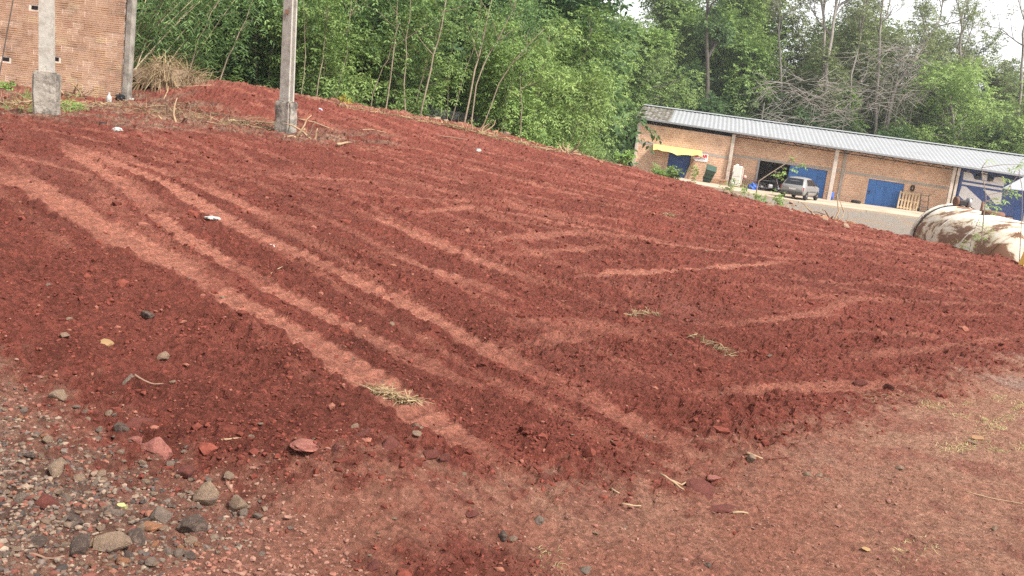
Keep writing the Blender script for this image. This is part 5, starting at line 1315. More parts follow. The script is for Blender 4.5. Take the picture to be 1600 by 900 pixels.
for i in range(7): mb = MB(); mb.box(tuple(Rl @ Vector((-.62 + .207 * i, -.05, .62))), (.105, .022, 1.22), M=Rl); mb.build("slat", M_WOODP, t)
for i in range(3): mb = MB(); mb.box(tuple(Rl @ Vector((0, .01, .10 + .52 * i))), (1.34, .09, .10), M=Rl); mb.build("stringer", M_WOODP, t)
for i in range(4): mb = MB(); mb.box(tuple(Rl @ Vector((-.6 + .4 * i, .07, .62))), (.10, .022, 1.22), M=Rl); mb.build("slat", M_WOODP, t)
p = at_wall(1440, 343, .8); t = thing("hand_trolley", "dark steel hand trolley frame right of the pallet", "trolley", p, brz + .2)
for q in (-.28, .28): mb = MB(); mb.tube([(q, 0, .1), (q * 1.02, .25, 1.15), (q, .05, 1.25)], .025, 6); mb.build("side_rail", M_STEEL, t)
for zz, yy in ((.35, .06), (.75, .16), (1.12, .24)): mb = MB(); mb.tube([(-.28, yy, zz), (.28, yy, zz)], .02, 6); mb.build("cross_bar", M_STEEL, t)
mb = MB(); mb.box((0, -.15, .05), (.5, .35, .03)); mb.build("toe_plate", M_STEEL, t)
for q in (-.33, .33): mb = MB(); mb.lathe([(.03, -.03), (.13, -.03), (.13, .03), (.03, .03)], (q, .08, .13), n=14, M=Matrix.Rotation(PI / 2, 3, 'Y')); mb.build("wheel", M_TYRE, t)
# old tyre bits hanging on the wall right of the blue door
s_, z_ = wp(1426, 294, .06); p = shop_pt(s_, .06); p.z = z_ - .2
mb = MB(); a_ = np.linspace(0, 2 * PI, 21); mb.tube([(.10 * math.cos(q), 0, .2 + .20 * math.sin(q)) for q in a_], .05, 6, cap=False); o = mb.build("hanging_tube", M_TYRE, None, True, loc=p); o.rotation_euler = (0, 0, brz); tag(o, "dark inner tube hanging on the wall above the pallet", "inner tube")

# ================================================================== OLD WALL BEHIND THE THICKET
M_OLD = mat("old_whitewash", (.52, .50, .47), .95, var=.3, vscale=2.5, bump=.5, stain=(.09, .085, .08), sscale=1.6, samt=.75)
pa = at(668, 166, 33.0); pb_ = at(775, 186, 33.0)
zg = min(hz(pa.x, pa.y), hz(pb_.x, pb_.y)) - .1
ow = thing("old_wall", "low old whitewashed wall half hidden behind the thicket stems", "wall", (pa.x, pa.y, zg), math.atan2(pb_.y - pa.y, pb_.x - pa.x))
Lw = math.hypot(pb_.x - pa.x, pb_.y - pa.y)
mb = MB(); mb.prism([(0, 0), (Lw, 0), (Lw, pb_.z - zg - .35), (0, pa.z - zg - .35)], None, (0, 0, 0), (1, 0, 0), (0, 0, 1), (0, .2, 0)); mb.build("masonry", mat("old_masonry", (.13, .12, .11), .95, var=.35, vscale=3, bump=.6), ow)
mb = MB(); mb.prism([(-.1, pa.z - zg - .345), (Lw + .1, pb_.z - zg - .345), (Lw + .1, pb_.z - zg), (Lw * .6, (pa.z + pb_.z) / 2 - zg - .02), (-.1, pa.z - zg)], None, (0, -.05, 0), (1, 0, 0), (0, 0, 1), (0, .4, 0)); mb.build("coping", M_OLD, ow)

# ================================================================== STONES, CLODS, STICKS, STRAW
def stone_mesh(seed, sub=3, rough=.28, flat=1.0, facet=False):
    bm = bmesh.new(); bmesh.ops.create_icosphere(bm, subdivisions=sub, radius=.5); o = Vector((seed * 3.7, seed * 1.9, -seed))
    r = random.Random(seed); pl = [Vector((r.uniform(-1, 1), r.uniform(-1, 1), r.uniform(-1, 1))).normalized() for _ in range(9)]
    for v in bm.verts:
        d = v.co.normalized(); k = 1 + rough * mnoise.noise(d * 1.3 + o) + rough * .4 * mnoise.noise(d * 3.5 + o) + rough * .18 * mnoise.noise(d * 9 + o)
        c = d * .5 * k
        for q in pl:                                    # broken faces
            e = c.dot(q) - .29
            if e > 0: c -= q * e * .8
        v.co = Vector((c.x, c.y, c.z * flat))
    me = bpy.data.meshes.new("stone"); bm.to_mesh(me); bm.free(); return me
def stonemat(name, c, s): return mat(name, c, .9, var=.4, vscale=7, bump=.9, bscale=22, stain=s, sscale=4, samt=.42)
M_ST = dict(tan=stonemat("stone_tan", (.27, .185, .125), (.19, .13, .10)), grey=stonemat("stone_grey", (.20, .145, .112), (.13, .10, .085)), dark=stonemat("stone_dark", (.095, .065, .052), (.22, .155, .12)), orange=stonemat("stone_orange", (.33, .15, .075), (.16, .085, .06)), pale=stonemat("stone_pale", (.27, .18, .122), (.28, .18, .13)), red=stonemat("clod_red", (.155, .046, .034), (.125, .036, .027)), pink=stonemat("clod_pink", (.33, .125, .095), (.20, .06, .045)))
def stone(name, label, u, v, wpx, hpx, m, seed, cat="stone", group=None, flat=None, sink=.34, rz=None, rough=.28):
    p = on(u, v + hpx * .35); d = depth_of(p); s = wpx * d / FPX; h = hpx * d / FPX
    me = stone_mesh(seed, 3, rough); me.materials.append(M_ST[m])
    o = mk(name, me, None); o.scale = (s * 1.1, s * .85, max(.012, h * 1.25)); o.rotation_euler = (random.uniform(-.2, .2), random.uniform(-.2, .2), random.uniform(0, 6) if rz is None else rz)
    o.location = (p.x, p.y, p.z + h * (.5 - sink)); return tag(o, label, cat, group)
STONES = [
    (322, 772, 50, 46, "tan", "large rounded tan stone with pale pitted top, lower left"), (372, 794, 34, 27, "tan", "egg-shaped tan stone right of the large rounded one"),
    (304, 815, 50, 34, "dark", "large dark lumpy stone below the large rounded tan one"), (250, 801, 38, 28, "grey", "grey-topped dark stone left of the lumpy dark stone"),
    (232, 823, 42, 18, "orange", "rust-orange flat stone in the lower left heap"), (212, 836, 40, 26, "dark", "smooth dark stone under the rust-orange one"),
    (170, 846, 58, 34, "tan", "broad flat-topped tan stone, biggest of the lower left heap"), (124, 856, 38, 32, "dark", "dark grey stone left of the broad flat-topped one"),
    (200, 862, 24, 15, "dark", "small dark stone touching the broad flat-topped one"), (262, 862, 20, 14, "grey", "small grey stone alone right of the heap"), (88, 733, 40, 24, "tan", "tan cracked stone at the left border above the gravel"),
    (118, 812, 32, 18, "dark", "dark stone half sunk in gravel left of the heap"), (62, 848, 26, 14, "dark", "dark sunken stone at the left border's bottom"), (178, 808, 28, 16, "grey", "grey stone at the top of the lower left heap"),
    (148, 752, 16, 16, "grey", "small two-toned stone above the gravel heap"), (203, 590, 24, 24, "grey", "grey stone alone on the dark soil at left"), (89, 626, 28, 20, "tan", "tan stone on the soil near the left border"),
    (254, 556, 22, 14, "pale", "pale pinkish stone right of the yellow wood chip"), (75, 687, 18, 12, "tan", "small tan stone above the cracked one"), (126, 748, 24, 13, "pale", "pale flat stone beside the cracked tan stone"),
    (841, 819, 20, 16, "grey", "single brown-grey stone on bare ground below the soil's edge"), (784, 847, 17, 18, "dark", "dark angular stone at the small soil mound's right"), (914, 888, 30, 9, "grey", "thin flat grey stone at the bottom middle"),
    (392, 700, 12, 9, "pale", "pale pebble left of the soil ridge"), (553, 697, 14, 16, "pale", "pale upright stone near the long straw tuft"), (646, 693, 15, 10, "pale", "pale stone pair's lower stone below the straw tuft"), (1172, 719, 22, 12, "tan", "tan stone beside a flat stick at the soil's right edge"),
    (1262, 741, 16, 8, "pale", "first pale chip in the row on the right foreground"), (1280, 742, 14, 7, "pale", "second pale chip in the row on the right foreground"), (1405, 730, 14, 9, "pale", "pale pinkish stone on the right foreground"),
    (108, 496, 16, 8, "pale", "pale stone on the dark soil at the left border"), (75, 446, 12, 9, "grey", "grey stone far up on the left soil"), (230, 492, 26, 12, "dark", "dark cinder lump on the left soil"), (1554, 822, 12, 10, "pale", "pale stone near the right border"), (1520, 690, 18, 8, "pale", "pale flat chip in the dry grass at right"),
    (612, 506, 11, 7, "pale", "pale stone between the two long tracks"), (1105, 885, 14, 9, "dark", "small dark stone at the bottom right of the middle"), (100, 540, 22, 9, "pale", "thin pale stone left of the yellow wood chip")]
for i, (u, v, wx, hx, m, lab) in enumerate(STONES): stone("stone", lab, u, v, wx, hx, m, 100 + i)
CLODS = [(218, 662, 48, 20, "red", "flat red clod slab with a dark shadow at left"), (246, 697, 56, 36, "pink", "broad pinkish clod slab at the soil's left edge"), (212, 689, 28, 20, "pink", "small pinkish clod beside the broad slab"), (188, 676, 26, 18, "dark", "dark clod left of the flat red slab"),
    (286, 737, 46, 20, "red", "long red clod at the soil's lower left edge"), (72, 786, 42, 24, "red", "dark red clod lying on the left gravel"), (602, 751, 34, 26, "red", "big red clod in the crumbled ridge, right half"), (668, 757, 26, 18, "red", "red clod at the crumbled ridge's right end"), (560, 740, 28, 18, "red", "red clod at the crumbled ridge's middle"), (520, 755, 24, 16, "red", "red clod at the crumbled ridge's left end"),
    (582, 882, 26, 20, "red", "red clod at the small mound's left"), (850, 748, 18, 13, "red", "red clod where the pale track meets bare ground"), (475, 745, 60, 16, "pink", "pale pink crust slab left of the crumbled ridge"), (690, 765, 24, 14, "red", "small red clod below the pale track's end"), (1115, 747, 30, 10, "pink", "pink crust slab at the right track's end"), (1095, 765, 60, 9, "red", "long dark red clod near the crossed sticks"), (1125, 793, 46, 9, "red", "long red clod below the crossed sticks"), (1345, 598, 24, 14, "red", "red clod at the right edge of the soil"), (1388, 606, 20, 12, "red", "last red clod toward the right border"), (735, 820, 28, 10, "red", "flat red clod above the small mound")]
for i, (u, v, wx, hx, m, lab) in enumerate(CLODS): stone("soil_clod", lab, u, v, wx, hx, m, 300 + i, "clod", rough=.34, sink=.42)

# pebbles of the gravel patch: the largest as single things
PM = []
for i in range(8):
    me = stone_mesh(500 + i, 2, .3); me.materials.append([M_ST['tan'], M_ST['pale'], M_ST['grey'], M_ST['dark'], M_ST['orange'], M_ST['pale'], M_ST['tan'], M_ST['grey']][i]); PM.append(me)
r_ = np.random.default_rng(909)
us = np.concatenate([r_.uniform(0, 330, 170), r_.uniform(0, 420, 70)]); vs = np.concatenate([r_.uniform(640, 885, 170), r_.uniform(560, 890, 70)])
keep = [(u, v) for u, v in zip(us, vs) if (v - 560) > .9 * u * .55 and not (u > 300 and v < 740)]
XY = np.array([tuple(gp(u, v))[:2] for u, v in keep]); ZZ, _, _ = gfull(XY[:, 0], XY[:, 1])
for (x, y), z in zip(XY, ZZ):
    s = float(np.clip(r_.lognormal(math.log(.024), .35), .014, .05)); o = bpy.data.objects.new("pebble", PM[r_.integers(0, 8)]); C.objects.link(o)
    o.scale = (s * 1.1, s, s * .75); o.rotation_euler = (r_.normal() * .3, r_.normal() * .3, r_.uniform(0, 6.28)); o.location = (x, y, float(z) + s * .15)
    tag(o, "small loose pebble in the stony gravel at the lower left", "pebble", "pebbles of the lower left gravel")
# pale crumbs scattered over the soil
r_ = np.random.default_rng(911); pts = [(r_.uniform(20, 1580), r_.uniform(300, 880)) for _ in range(64)]
pts = [(u, v) for u, v in pts if v > 300 + max(0, (u - 1000)) * .22]
XY = np.array([tuple(gp(u, v))[:2] for u, v in pts]); ZZ, _, _ = gfull(XY[:, 0], XY[:, 1])
for (x, y), z in zip(XY, ZZ):
    s = float(np.clip(r_.lognormal(math.log(.024), .3), .015, .05)) * (1 + math.hypot(x, y) * .02); o = bpy.data.objects.new("pale_chip", PM[(1, 5, 0, 2)[r_.integers(0, 4)]]); C.objects.link(o)
    o.scale = (s * 1.3, s, s * .5); o.rotation_euler = (r_.normal() * .2, r_.normal() * .2, r_.uniform(0, 6.28)); o.location = (x, y, float(z) + s * .12)
    tag(o, "small pale stone chip lying loose on the red earth", "stone chip", "pale chips scattered over the lot")

# gravel and crumbs nobody could count
ICO_V = None
def ico():
    bm = bmesh.new(); bmesh.ops.create_icosphere(bm, subdivisions=1, radius=.5); V = np.array([tuple(v.co) for v in bm.verts]); F = np.array([[v.index for v in f.verts] for f in bm.faces]); bm.free(); return V, F
IV, IF = ico()
def ico2():
    bm = bmesh.new(); bmesh.ops.create_icosphere(bm, subdivisions=2, radius=.5); V = np.array([tuple(v.co) for v in bm.verts]); F = np.array([[v.index for v in f.verts] for f in bm.faces]); bm.free(); return V, F
def scatter(name, label, cat, P, Sz, cols, m, seed, flat=.7, jit=.18, geo=None, smooth=False):
    r = np.random.default_rng(seed); N = len(P); gv, gf = geo or (IV, IF); nv = len(gv)
    an = r.uniform(0, 2 * PI, N); ca, sa = np.cos(an), np.sin(an)
    base = gv[None] * (1 + r.normal(size=(N, nv, 1)) * jit) * np.stack([r.uniform(.75, 1.35, N), r.uniform(.7, 1.1, N), flat * r.uniform(.7, 1.2, N)], 1)[:, None]
    X = base[..., 0] * ca[:, None] - base[..., 1] * sa[:, None]; Y = base[..., 0] * sa[:, None] + base[..., 1] * ca[:, None]
    V = np.stack([X, Y, base[..., 2]], -1) * Sz[:, None, None] + P[:, None]
    F = (gf[None] + (np.arange(N) * nv)[:, None, None]).reshape(-1)
    me = bpy.data.meshes.new(name); fill_mesh(me, V.reshape(-1, 3), F, np.full(N * len(gf), 3)); set_col(me, np.repeat(cols, nv, 0))
    o = mk(name, me, m, smooth=smooth); return tag(o, label, cat, kind='stuff')
M_GRAVEL = mat("gravel_mix", (.3, .2, .15), .9, attr='Col', var=.35, vscale=45, bump=.4, bscale=60); M_CRUMB = mat("soil_crumbs", (.12, .03, .02), .97, attr='Col', var=.35, vscale=40, bump=.6, bscale=50, spec=.1)
r_ = np.random.default_rng(4242)
def sample(n, r0, r1, a0=-35, a1=36):
    q = np.exp(r_.uniform(math.log(r0), math.log(r1), n)); a = np.radians(r_.uniform(a0, a1, n)); return q * np.sin(a), q * np.cos(a), q
x, y, q = sample(122000, 2.6, 30)
z, col, f = gfull(x, y)
cl = fbm(x, y, .8, 3, 58)
pk = f['soil'] * (1 - .93 * np.clip(f['trk'] * 1.6, 0, 1)) * np.clip(.55 + 1.0 * cl, .2, 1) * (f['s_pad'] < .2) * (1 - .6 * f['lit'])
k = r_.random(len(x)) < pk * .85
x, y, z, q, col = x[k], y[k], z[k], q[k], col[k]
sz = np.clip(r_.lognormal(math.log(.0085), .50, len(x)), .0042, .045) * (1 + q * .075)
big = r_.random(len(x)) < .004; sz[big] = r_.uniform(.035, .085, big.sum()) * (1 + q[big] * .02)
n = len(x); cc = np.array((.158, .0445, .0310))[None] * r_.uniform(.6, 1.25, (n, 1)); pk2 = r_.random(n) < .06; cc[pk2] = np.array((.25, .10, .068))
scatter("soil_crumbs", "loose dark red crumbs and clods of soil over the graded lot", "soil", np.stack([x, y, z + sz * .0], 1), sz, cc, M_CRUMB, 1, .75, .27)
print("crumbs", n)
x, y, q = sample(52000, 2.3, 9); x2, y2, q2 = sample(26000, 2.5, 6.5, -36, -8); x = np.r_[x, x2]; y = np.r_[y, y2]; q = np.r_[q, q2]; z, col, f = gfull(x, y)
pk = (1 - f['soil']) * (.22 + .78 * f['grav']) * (f['s_pad'] < 0); k = r_.random(len(x)) < pk * .85
x, y, z, q, g = x[k], y[k], z[k], q[k], f['grav'][k]; n = len(x); sz = np.clip(r_.lognormal(math.log(.0095), .45, n) * (1 + .5 * g), .0045, .028)
pal = np.array([(.27, .18, .13), (.34, .24, .175), (.19, .14, .115), (.10, .078, .068), (.30, .13, .085), (.24, .085, .06), (.36, .27, .20)])
cc = pal[r_.choice(7, n, p=[.24, .14, .16, .12, .13, .15, .06])] * r_.uniform(.4, .85, (n, 1)); nog = g < .3; cc[nog] = cc[nog] * .45 + np.array((.28, .115, .08)) * .55
scatter("gravel", "fine mixed gravel over the trodden ground in front", "gravel", np.stack([x, y, z + sz * .02], 1), sz, cc, M_GRAVEL, 2, .7, .22)
print("gravel", n)

# rubble and roots along the pad's rim by the car
r_ = np.random.default_rng(77)
for i in range(46):
    u = r_.uniform(1120, 1330); v = 297 + (u - 1120) * .262 + r_.normal() * 4.5; p = on(u, v); s = r_.uniform(.07, .24)
    me = PM[(0, 1, 5, 6)[i % 4]] if i % 3 else PM[4]
    o = bpy.data.objects.new("rubble_stone", me); C.objects.link(o); o.scale = (s * 1.3, s, s * .7); o.rotation_euler = (r_.normal() * .3, r_.normal() * .3, r_.uniform(0, 6)); o.location = (p.x, p.y, p.z + s * .12)
    tag(o, "broken rubble lump along the lot's rim below the car", "rubble", "rubble along the rim")
stone("rubble_stone", "big pale rubble block beside the silver car's wheel", 1236, 316, 12, 8, "pale", 701, "rubble"); stone("rubble_stone", "pale rubble block at the rim just below the car", 1240, 327, 10, 6, "pale", 702, "rubble")
for i in range(40):
    u = r_.uniform(660, 985); v = 185 + (u - 680) * .255 + r_.normal() * 2.0; p = on(u, v); s = r_.uniform(.08, .24)
    o = bpy.data.objects.new("rim_lump", PM[(0, 1, 5, 4)[i % 4]]); C.objects.link(o); o.scale = (s * 1.3, s, s * .8); o.rotation_euler = (0, 0, r_.uniform(0, 6)); o.location = (p.x, p.y, p.z + s * .1)
    tag(o, "pale earth lump on the far rim before the thicket", "lump", "pale lumps on the far rim")

# ---- sticks and chips
M_STICK = mat("dry_stick", (.33, .225, .135), .9, var=.25, vscale=8); M_STICKD = mat("brown_stick", (.22, .13, .09), .9, var=.3)
def stick(label, pts, rpx, m=M_STICK, name="stick", cat="stick", lift=.5):
    P = []
    for u, v in pts: p = on(u, v); P.append(p)
    d = depth_of(P[0]); r0 = rpx * d / FPX; base = P[0].copy()
    Q = []
    for a, b in zip(P[:-1], P[1:]): Q += [a.lerp(b, t) for t in (0, .33, .66)]
    Q.append(P[-1]); Q = [q - base + Vector((random.uniform(-1, 1) * r0 * .6, random.uniform(-1, 1) * r0 * .6, r0 * lift + random.uniform(0, r0))) for q in Q]
    mb = MB(); mb.tube(Q, np.linspace(r0, r0 * .6, len(Q)), 6); o = mb.build(name, m, None, True, loc=base); return tag(o, label, cat)
SK = [("pale bent stick on dark soil left of the crumbled ridge", [(345, 710), (362, 702), (388, 696)], 1.8, M_STICK), ("knobbly stick on the soil below the grey stone", [(208, 606), (235, 608), (256, 604)], 1.8, M_STICKD), ("upper of two crossed pale sticks right of the middle foreground", [(1044, 757), (1065, 758), (1083, 756)], 2.0, M_STICK), ("lower of the two crossed pale sticks", [(1032, 750), (1050, 761), (1068, 770)], 2.2, M_STICK),
      ("short pale stick below the crossed sticks", [(972, 793), (1000, 795)], 2.0, M_STICK), ("pale splinter left of the crossed sticks", [(955, 766), (965, 778)], 2, M_STICK), ("white stick lying on bare ground, bottom right of the middle", [(1143, 806), (1167, 807)], 2.2, M_STICK), ("long thin straw line near the right border", [(1508, 771), (1550, 778), (1598, 786)], .8, M_STICK), ("reddish twig at the very lower left", [(46, 874), (72, 877), (102, 880)], 2.2, M_STICKD), ("thin twig in the gravel under the flat-topped stone", [(155, 870), (172, 860), (184, 850)], 1.2, M_STICK), ("slim straw leaning beside the dark grey stone", [(138, 868), (143, 855), (144, 842)], 1.0, M_STICK),
      ("short slanting straw on soil between the tracks", [(422, 434), (432, 428), (441, 421)], 1.2, M_STICK), ("long pale branch on the litter left of the slimmer pole", [(355, 191), (380, 190), (402, 192), (425, 199)], 2.0, M_STICK), ("pale branch running right from the slimmer pole's foot", [(465, 187), (490, 193), (520, 202)], 1.8, M_STICK), ("pale wood piece on soil right of the slimmer pole", [(526, 230), (548, 224)], 2.6, M_STICK), ("brown branch lying on the far soil before the thicket", [(680, 212), (705, 217), (730, 221)], 1.3, M_STICKD), ("thin pale branch on the far soil left of the brown one", [(556, 203), (580, 205), (604, 208)], 1.0, M_STICK), ("pale root slanting out of the litter at the wall's end", [(256, 160), (263, 148), (268, 140)], 1.3, M_STICK), ("pale thin branch along the litter behind the poles", [(262, 147), (300, 149), (330, 150)], 1.0, M_STICK), ("bent root arching beside the slimmer pole's foot", [(470, 215), (477, 200), (480, 212)], 1.4, M_STICK), ("twisted pale root on the litter at the left border", [(12, 168), (40, 178), (60, 186)], 1.5, M_STICK), ("orange broken root at the left border by the wall", [(2, 140), (3, 128), (14, 126)], 2.0, M_STICKD), ("flat pale splinter at the soil's right edge", [(1166, 714), (1190, 720)], 2.4, M_STICK)]
for lab, pts, rp, m in SK: stick(lab, pts, rp, m)
# upturned roots at the rim right of the car
def roots(label, u, v, n, L, seed, m=M_STICKD):
    r = np.random.default_rng(seed); p = on(u, v); t = thing("root_tangle", label, "roots", p)
    for i in range(n):
        a = r.uniform(0, PI); Q, _ = limb(r, (r.normal() * .12, r.normal() * .12, -.05), (math.cos(a), r.normal() * .4, .5 + .6 * math.sin(a)), L * r.uniform(.5, 1.1), 5, .3, -.08); mb = MB(); mb.tube(Q, np.linspace(.028, .008, 6), 5); mb.build("root", m if i % 2 else M_STICK, t, True)
roots("upturned orange-brown roots at the rim right of the car", 1292, 343, 9, .9, 5); roots("second root tangle at the rim before the pale yard", 1312, 345, 8, .7, 6); roots("broken roots sticking up behind the slimmer pole", 418, 140, 6, .55, 7); roots("uprooted stump roots around the slimmer pole's right foot", 480, 218, 9, .55, 8); roots("dry roots under the brick wall between the poles", 118, 150, 7, .5, 9); roots("dead stump at the wall's foot right of the thick pole", 95, 143, 5, .45, 10); roots("tangled roots left of the thick pole", 20, 165, 6, .6, 12); roots("thin roots at the litter's lower edge", 285, 195, 6, .5, 13); roots("pale dead twigs at the lot's far rim before the thicket", 745, 207, 8, .6, 14); roots("dry twigs sticking out near the thicket's right end", 885, 240, 7, .6, 15)

# ---- straw tufts
def straw(label, u0, v0, u1, v1, n, L, hgt, seed, w_=.006, name="straw_tuft", cat="straw", spread=.5, m=L_STRAW):
    a = on(u0, v0); b = on(u1, v1); base = (a + b) / 2; r = np.random.default_rng(seed); t = r.random(n); wd = (b - a).length
    per = Vector((-(b - a).y, (b - a).x, 0)).normalized()
    o2 = r.normal(size=n) * .10 * wd * spread
    X = a.x + (b.x - a.x) * t + per.x * o2; Y = a.y + (b.y - a.y) * t + per.y * o2; Z, _, _ = gfull(X, Y)
    P = np.stack([X, Y, Z + r.random(n) * hgt], 1) - np.array(tuple(base)); D = r.normal(size=(n, 3)) * np.array((1, 1, .35)) + np.array(tuple((b - a).normalized())) * .5 + np.array((0, 0, .22))
    lv = Leaves(); lv.blades(P - norm(D) * L * .4, D, L * r.uniform(.6, 1.3, n), w_, r, .15); o = mk(name, lv.mesh(name), m, loc=base); return tag(o, label, cat)
straw("long straw tuft lying across the pale track in the middle foreground", 576, 616, 650, 641, 230, .13, .03, 1, .006)
straw("small straw tuft on the soil right of the middle", 984, 497, 1028, 494, 90, .14, .02, 2, .007)
straw("broken trail of straw right of the small tuft", 1078, 528, 1150, 560, 90, .17, .03, 3, .007)
straw("tiny straw tuft on the far soil", 1036, 338, 1052, 341, 40, .18, .04, 4, .01)
straw("pale straw wisp beside the dry grass at the right border", 1350, 622, 1460, 612, 60, .12, .01, 5, .004)
straw("dry straw scattered along the far rim before the thicket", 690, 196, 840, 232, 420, .5, .08, 6, .02, spread=.35)
straw("dry straw along the far rim toward the workshop", 840, 232, 960, 258, 260, .5, .06, 7, .02, spread=.35)
straw("straw litter at the lot's rim right of the slimmer pole", 520, 163, 690, 196, 260, .4, .05, 8, .016, spread=.3)
straw("straw litter between the brick wall and the slimmer pole", 215, 170, 430, 205, 700, .35, .05, 9, .014, spread=1.4)
straw("straw and leaf litter at the brick wall's foot", 5, 165, 210, 165, 420, .3, .05, 10, .014, spread=.9)
# heap of dry cane leaves behind the wall's end
def heap(label, u, v, rx, rz_, n, seed):
    p = on(u, v); r = np.random.default_rng(seed); d = depth_of(p); a = r.uniform(0, 2 * PI, n); q = np.sqrt(r.random(n)); X = np.cos(a) * q * rx; Y = np.sin(a) * q * rx * .7; Z = rz_ * np.maximum(0, 1 - q ** 1.6) * r.uniform(.75, 1.1, n) + rz_ * .2 * np.sin(X * 5 + 1)
    D = np.stack([np.cos(a) * .7, np.sin(a) * .7, r.normal(size=n) * .4 - .1], 1) + r.normal(size=(n, 3)) * .45
    t = thing("straw_heap", label, "straw heap", p); lv = Leaves(); lv.blades(np.stack([X, Y, Z], 1), D, r.uniform(.25, .7, n), .016, r, .35, None, 3); mk("dry_leaves", lv.mesh("dry_leaves"), L_STRAW, t)
    bm = bmesh.new(); bmesh.ops.create_icosphere(bm, subdivisions=3, radius=1)
    for vv in bm.verts: k = 1 + .25 * mnoise.noise(vv.co * 2); vv.co = Vector((vv.co.x * rx * .85 * k, vv.co.y * rx * .6 * k, max(-.1, vv.co.z) * rz_ * .85 * k))
    me = bpy.data.meshes.new("core"); bm.to_mesh(me); bm.free(); mk("core", me, mat("heap_core", (.16, .11, .07), .95, var=.4, vscale=4), t)
heap("heap of dry straw and cane leaves behind the wall's end post", 255, 140, 1.0, .58, 1100, 21)
heap("lower part of dry straw heap beside the earth mound", 295, 142, .55, .30, 420, 22)
# tufts of green and dry grass
r_ = np.random.default_rng(31)
def grass(label, u0, v0, u1, v1, n, L, seed, m, kind='stuff', wv=.004):
    r = np.random.default_rng(seed); U = r.uniform(min(u0, u1), max(u0, u1), n); Vv = r.uniform(min(v0, v1), max(v0, v1), n); X = []; Y = []
    A = [gp(u0, v0), gp(u1, v0), gp(u1, v1), gp(u0, v1)]; s = r.random(n); t = r.random(n); k = 6
    cl = r.random((k * 4, 2)); ci = r.integers(0, k * 4, n); s = np.clip(cl[ci, 0] + r.normal(size=n) * .05, 0, 1); t = np.clip(cl[ci, 1] + r.normal(size=n) * .05, 0, 1)
    AX = np.array([(q.x, q.y) for q in A]); XY = (AX[0] * (1 - s)[:, None] + AX[1] * s[:, None]) * (1 - t)[:, None] + (AX[3] * (1 - s)[:, None] + AX[2] * s[:, None]) * t[:, None]
    Z, _, _ = gfull(XY[:, 0], XY[:, 1]); D = r.normal(size=(n, 3)) * np.array((.7, .7, .2)) + np.array((0, 0, .7)); lv = Leaves(); lv.blades(np.stack([XY[:, 0], XY[:, 1], Z - .005], 1), D, L * r.uniform(.5, 1.3, n), wv, r, .5)
    o = mk("grass", lv.mesh("grass"), m); return tag(o, label, "grass", kind=kind)
L_GRASSD = leafmat("grass_dry", (.38, .30, .15), (.50, .46, .22), .3)
grass("sparse dry grass on the bare ground near the right border", 1420, 620, 1640, 705, 2200, .055, 3, L_GRASSD)
grass("low green grass at the foot of the thick pole and wall", 0, 150, 130, 178, 420, .28, 4, L_FRESH, wv=.012)
grass("thin dry grass in the bottom right corner", 1380, 840, 1470, 890, 120, .04, 5, L_GRASSD); grass("few dry blades right of the small mound", 840, 860, 880, 892, 60, .04, 6, L_GRASSD)
weed("weed_bush", "green grassy weed right of the thick pole's foot", on(112, 172), 40, .3, .26, .02, L_FRESH, 31, 8, .25, 1.0)
weed("weed_bush", "small green weed at the brick wall's foot by the border", on(8, 142), 50, .2, .12, .06, L_MID, 32, 6, .4, .8)
weed("weed_bush", "yellow flowering weed at the lot's rim right of the slimmer pole", on(538, 161), 30, .15, .08, .05, leafmat("yellow_flower", (.45, .35, .04), (.6, .5, .08)), 33, 6, .35, .6)
# ---- litter pieces
M_YW = mat("fresh_wood", (.29, .18, .085), .8, var=.25, vscale=9); M_LEAF = mat("yellow_leaf", (.36, .34, .15), .7)
def chip(name, label, u, v, wpx, hpx, m, seed, cat):
    p = on(u, v); d = depth_of(p); s = wpx * d / FPX; r = random.Random(seed); n = 9; mb = MB()
    poly = [(math.cos(2 * PI * i / n) * r.uniform(.8, 1.1) * s / 2, math.sin(2 * PI * i / n) * r.uniform(.6, 1.1) * s * .32) for i in range(n)]
    mb.prism(poly, None, (0, 0, 0), (1, 0, .05), (0, 1, .25), (0, -.01, max(.008, hpx * d / FPX * .5))); o = mb.build(name, m, None, loc=(p.x, p.y, p.z)); o.rotation_euler = (r.uniform(-.1, .2), 0, r.uniform(-.3, .3)); return tag(o, label, cat)
chip("wood_chip", "bright yellow split wood chip on the dark soil at left", 166, 538, 30, 8, M_YW, 1, "wood chip")
chip("fallen_leaf", "pale yellow leaf on the gravel above the dark stones", 192, 797, 16, 16, M_LEAF, 2, "leaf"); chip("fallen_leaf", "dry orange leaf in the grass near the right border", 1525, 687, 22, 10, mat("orange_leaf", (.24, .13, .07), .8), 3, "leaf"); chip("fallen_leaf", "pale leaf on bare ground right of the middle bottom", 1352, 861, 14, 7, M_YW, 4, "leaf")
def crumple(name, label, u, v, wpx, hpx, m, seed, cat):
    p = on(u, v); d = depth_of(p); s = wpx * d / FPX; h = hpx * d / FPX; bm = bmesh.new(); bmesh.ops.create_icosphere(bm, subdivisions=3, radius=.5); o_ = Vector((seed, seed * 2, 0))
    for q in bm.verts: k = 1 + .5 * mnoise.noise(q.co * 4 + o_) + .3 * mnoise.noise(q.co * 9 + o_); q.co = Vector((q.co.x * s * k, q.co.y * s * .6 * k, q.co.z * h * k))
    me = bpy.data.meshes.new(name); bm.to_mesh(me); bm.free(); o = mk(name, me, m, None, False, (p.x, p.y, p.z + h * .25)); return tag(o, label, cat)
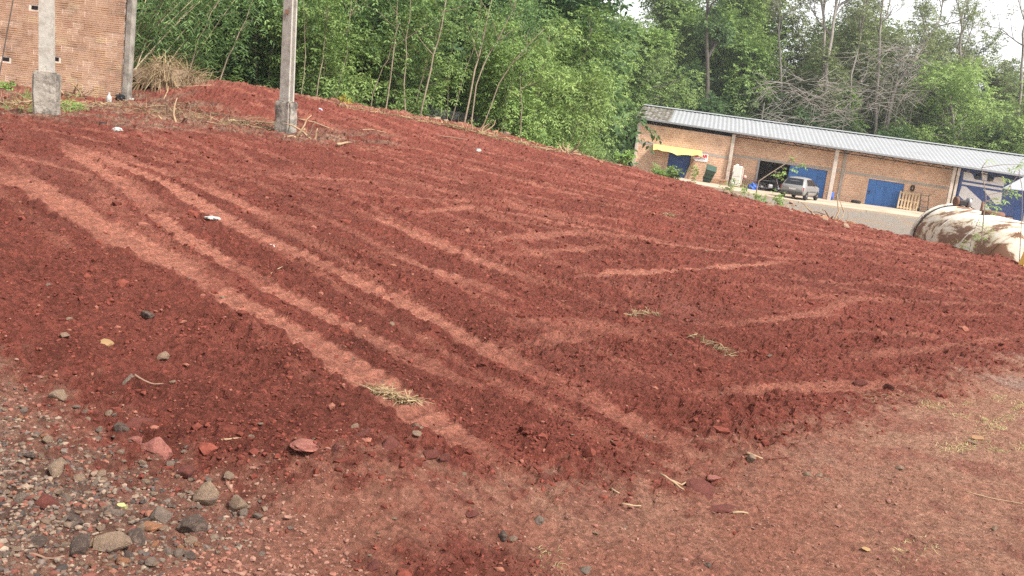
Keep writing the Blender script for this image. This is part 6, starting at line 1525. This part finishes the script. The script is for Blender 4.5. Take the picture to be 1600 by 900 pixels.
crumple("plastic_scrap", "crumpled white plastic scrap on a pale track at left", 332, 346, 22, 6, M_WHP, 1, "plastic scrap"); crumple("plastic_scrap", "small white scrap right of the crumpled one", 424, 389, 10, 5, M_WHP, 2, "plastic scrap")
crumple("plastic_bag", "black plastic bag at the end post's foot", 189, 158, 16, 11, M_BLKP, 3, "bag"); crumple("plastic_bag", "white plastic bag right of the black one", 203, 158, 12, 7, M_WHP, 4, "bag"); crumple("plastic_scrap", "small pale blue scrap on the far soil right of the slimmer pole", 500, 173, 8, 5, mat("pale_blue_plastic", (.5, .5, .72), .5), 6, "plastic scrap"); crumple("plastic_scrap", "pale crumpled scrap on the soil below the wall", 183, 206, 15, 8, M_WHP, 8, "plastic scrap"); crumple("plastic_scrap", "white scrap on the far soil before the thicket", 747, 236, 10, 5, M_WHP, 9, "plastic scrap"); crumple("cinder_lump", "black cinder lump on the litter below the wall", 160, 195, 12, 8, M_BLKP, 10, "cinder")
p = on(170, 162); t = thing("plastic_bottle", "white plastic bottle standing at the brick wall's foot", "bottle", p)
mb = MB(); mb.lathe([(.045, 0), (.055, .01), (.055, .13), (.05, .16), (.02, .20), (.02, .22)], (0, 0, 0), n=14); mb.build("body", M_WHP, t, True); mb = MB(); mb.lathe([(.024, .222), (.024, .245), (.01, .25)], (0, 0, 0), n=10); mb.build("cap", M_WHP, t)

# ================================================================== HAZE
hb = MB(); hb.box((0, 45, 17), (420, 330, 48)); hz_o = hb.build("haze", None); tag(hz_o, "thin pale haze over the lot and the wood", "haze", kind='stuff')
hm = bpy.data.materials.new("haze_air"); hm.use_nodes = True; hn = hm.node_tree; hn.nodes.clear()
ho = hn.nodes.new('ShaderNodeOutputMaterial'); hv = hn.nodes.new('ShaderNodeVolumePrincipled'); hv.inputs['Color'].default_value = (.92, .95, 1.0, 1); hv.inputs['Density'].default_value = .0005; hv.inputs['Anisotropy'].default_value = .2
hn.links.new(hv.outputs[0], ho.inputs['Volume']); hz_o.data.materials.append(hm)
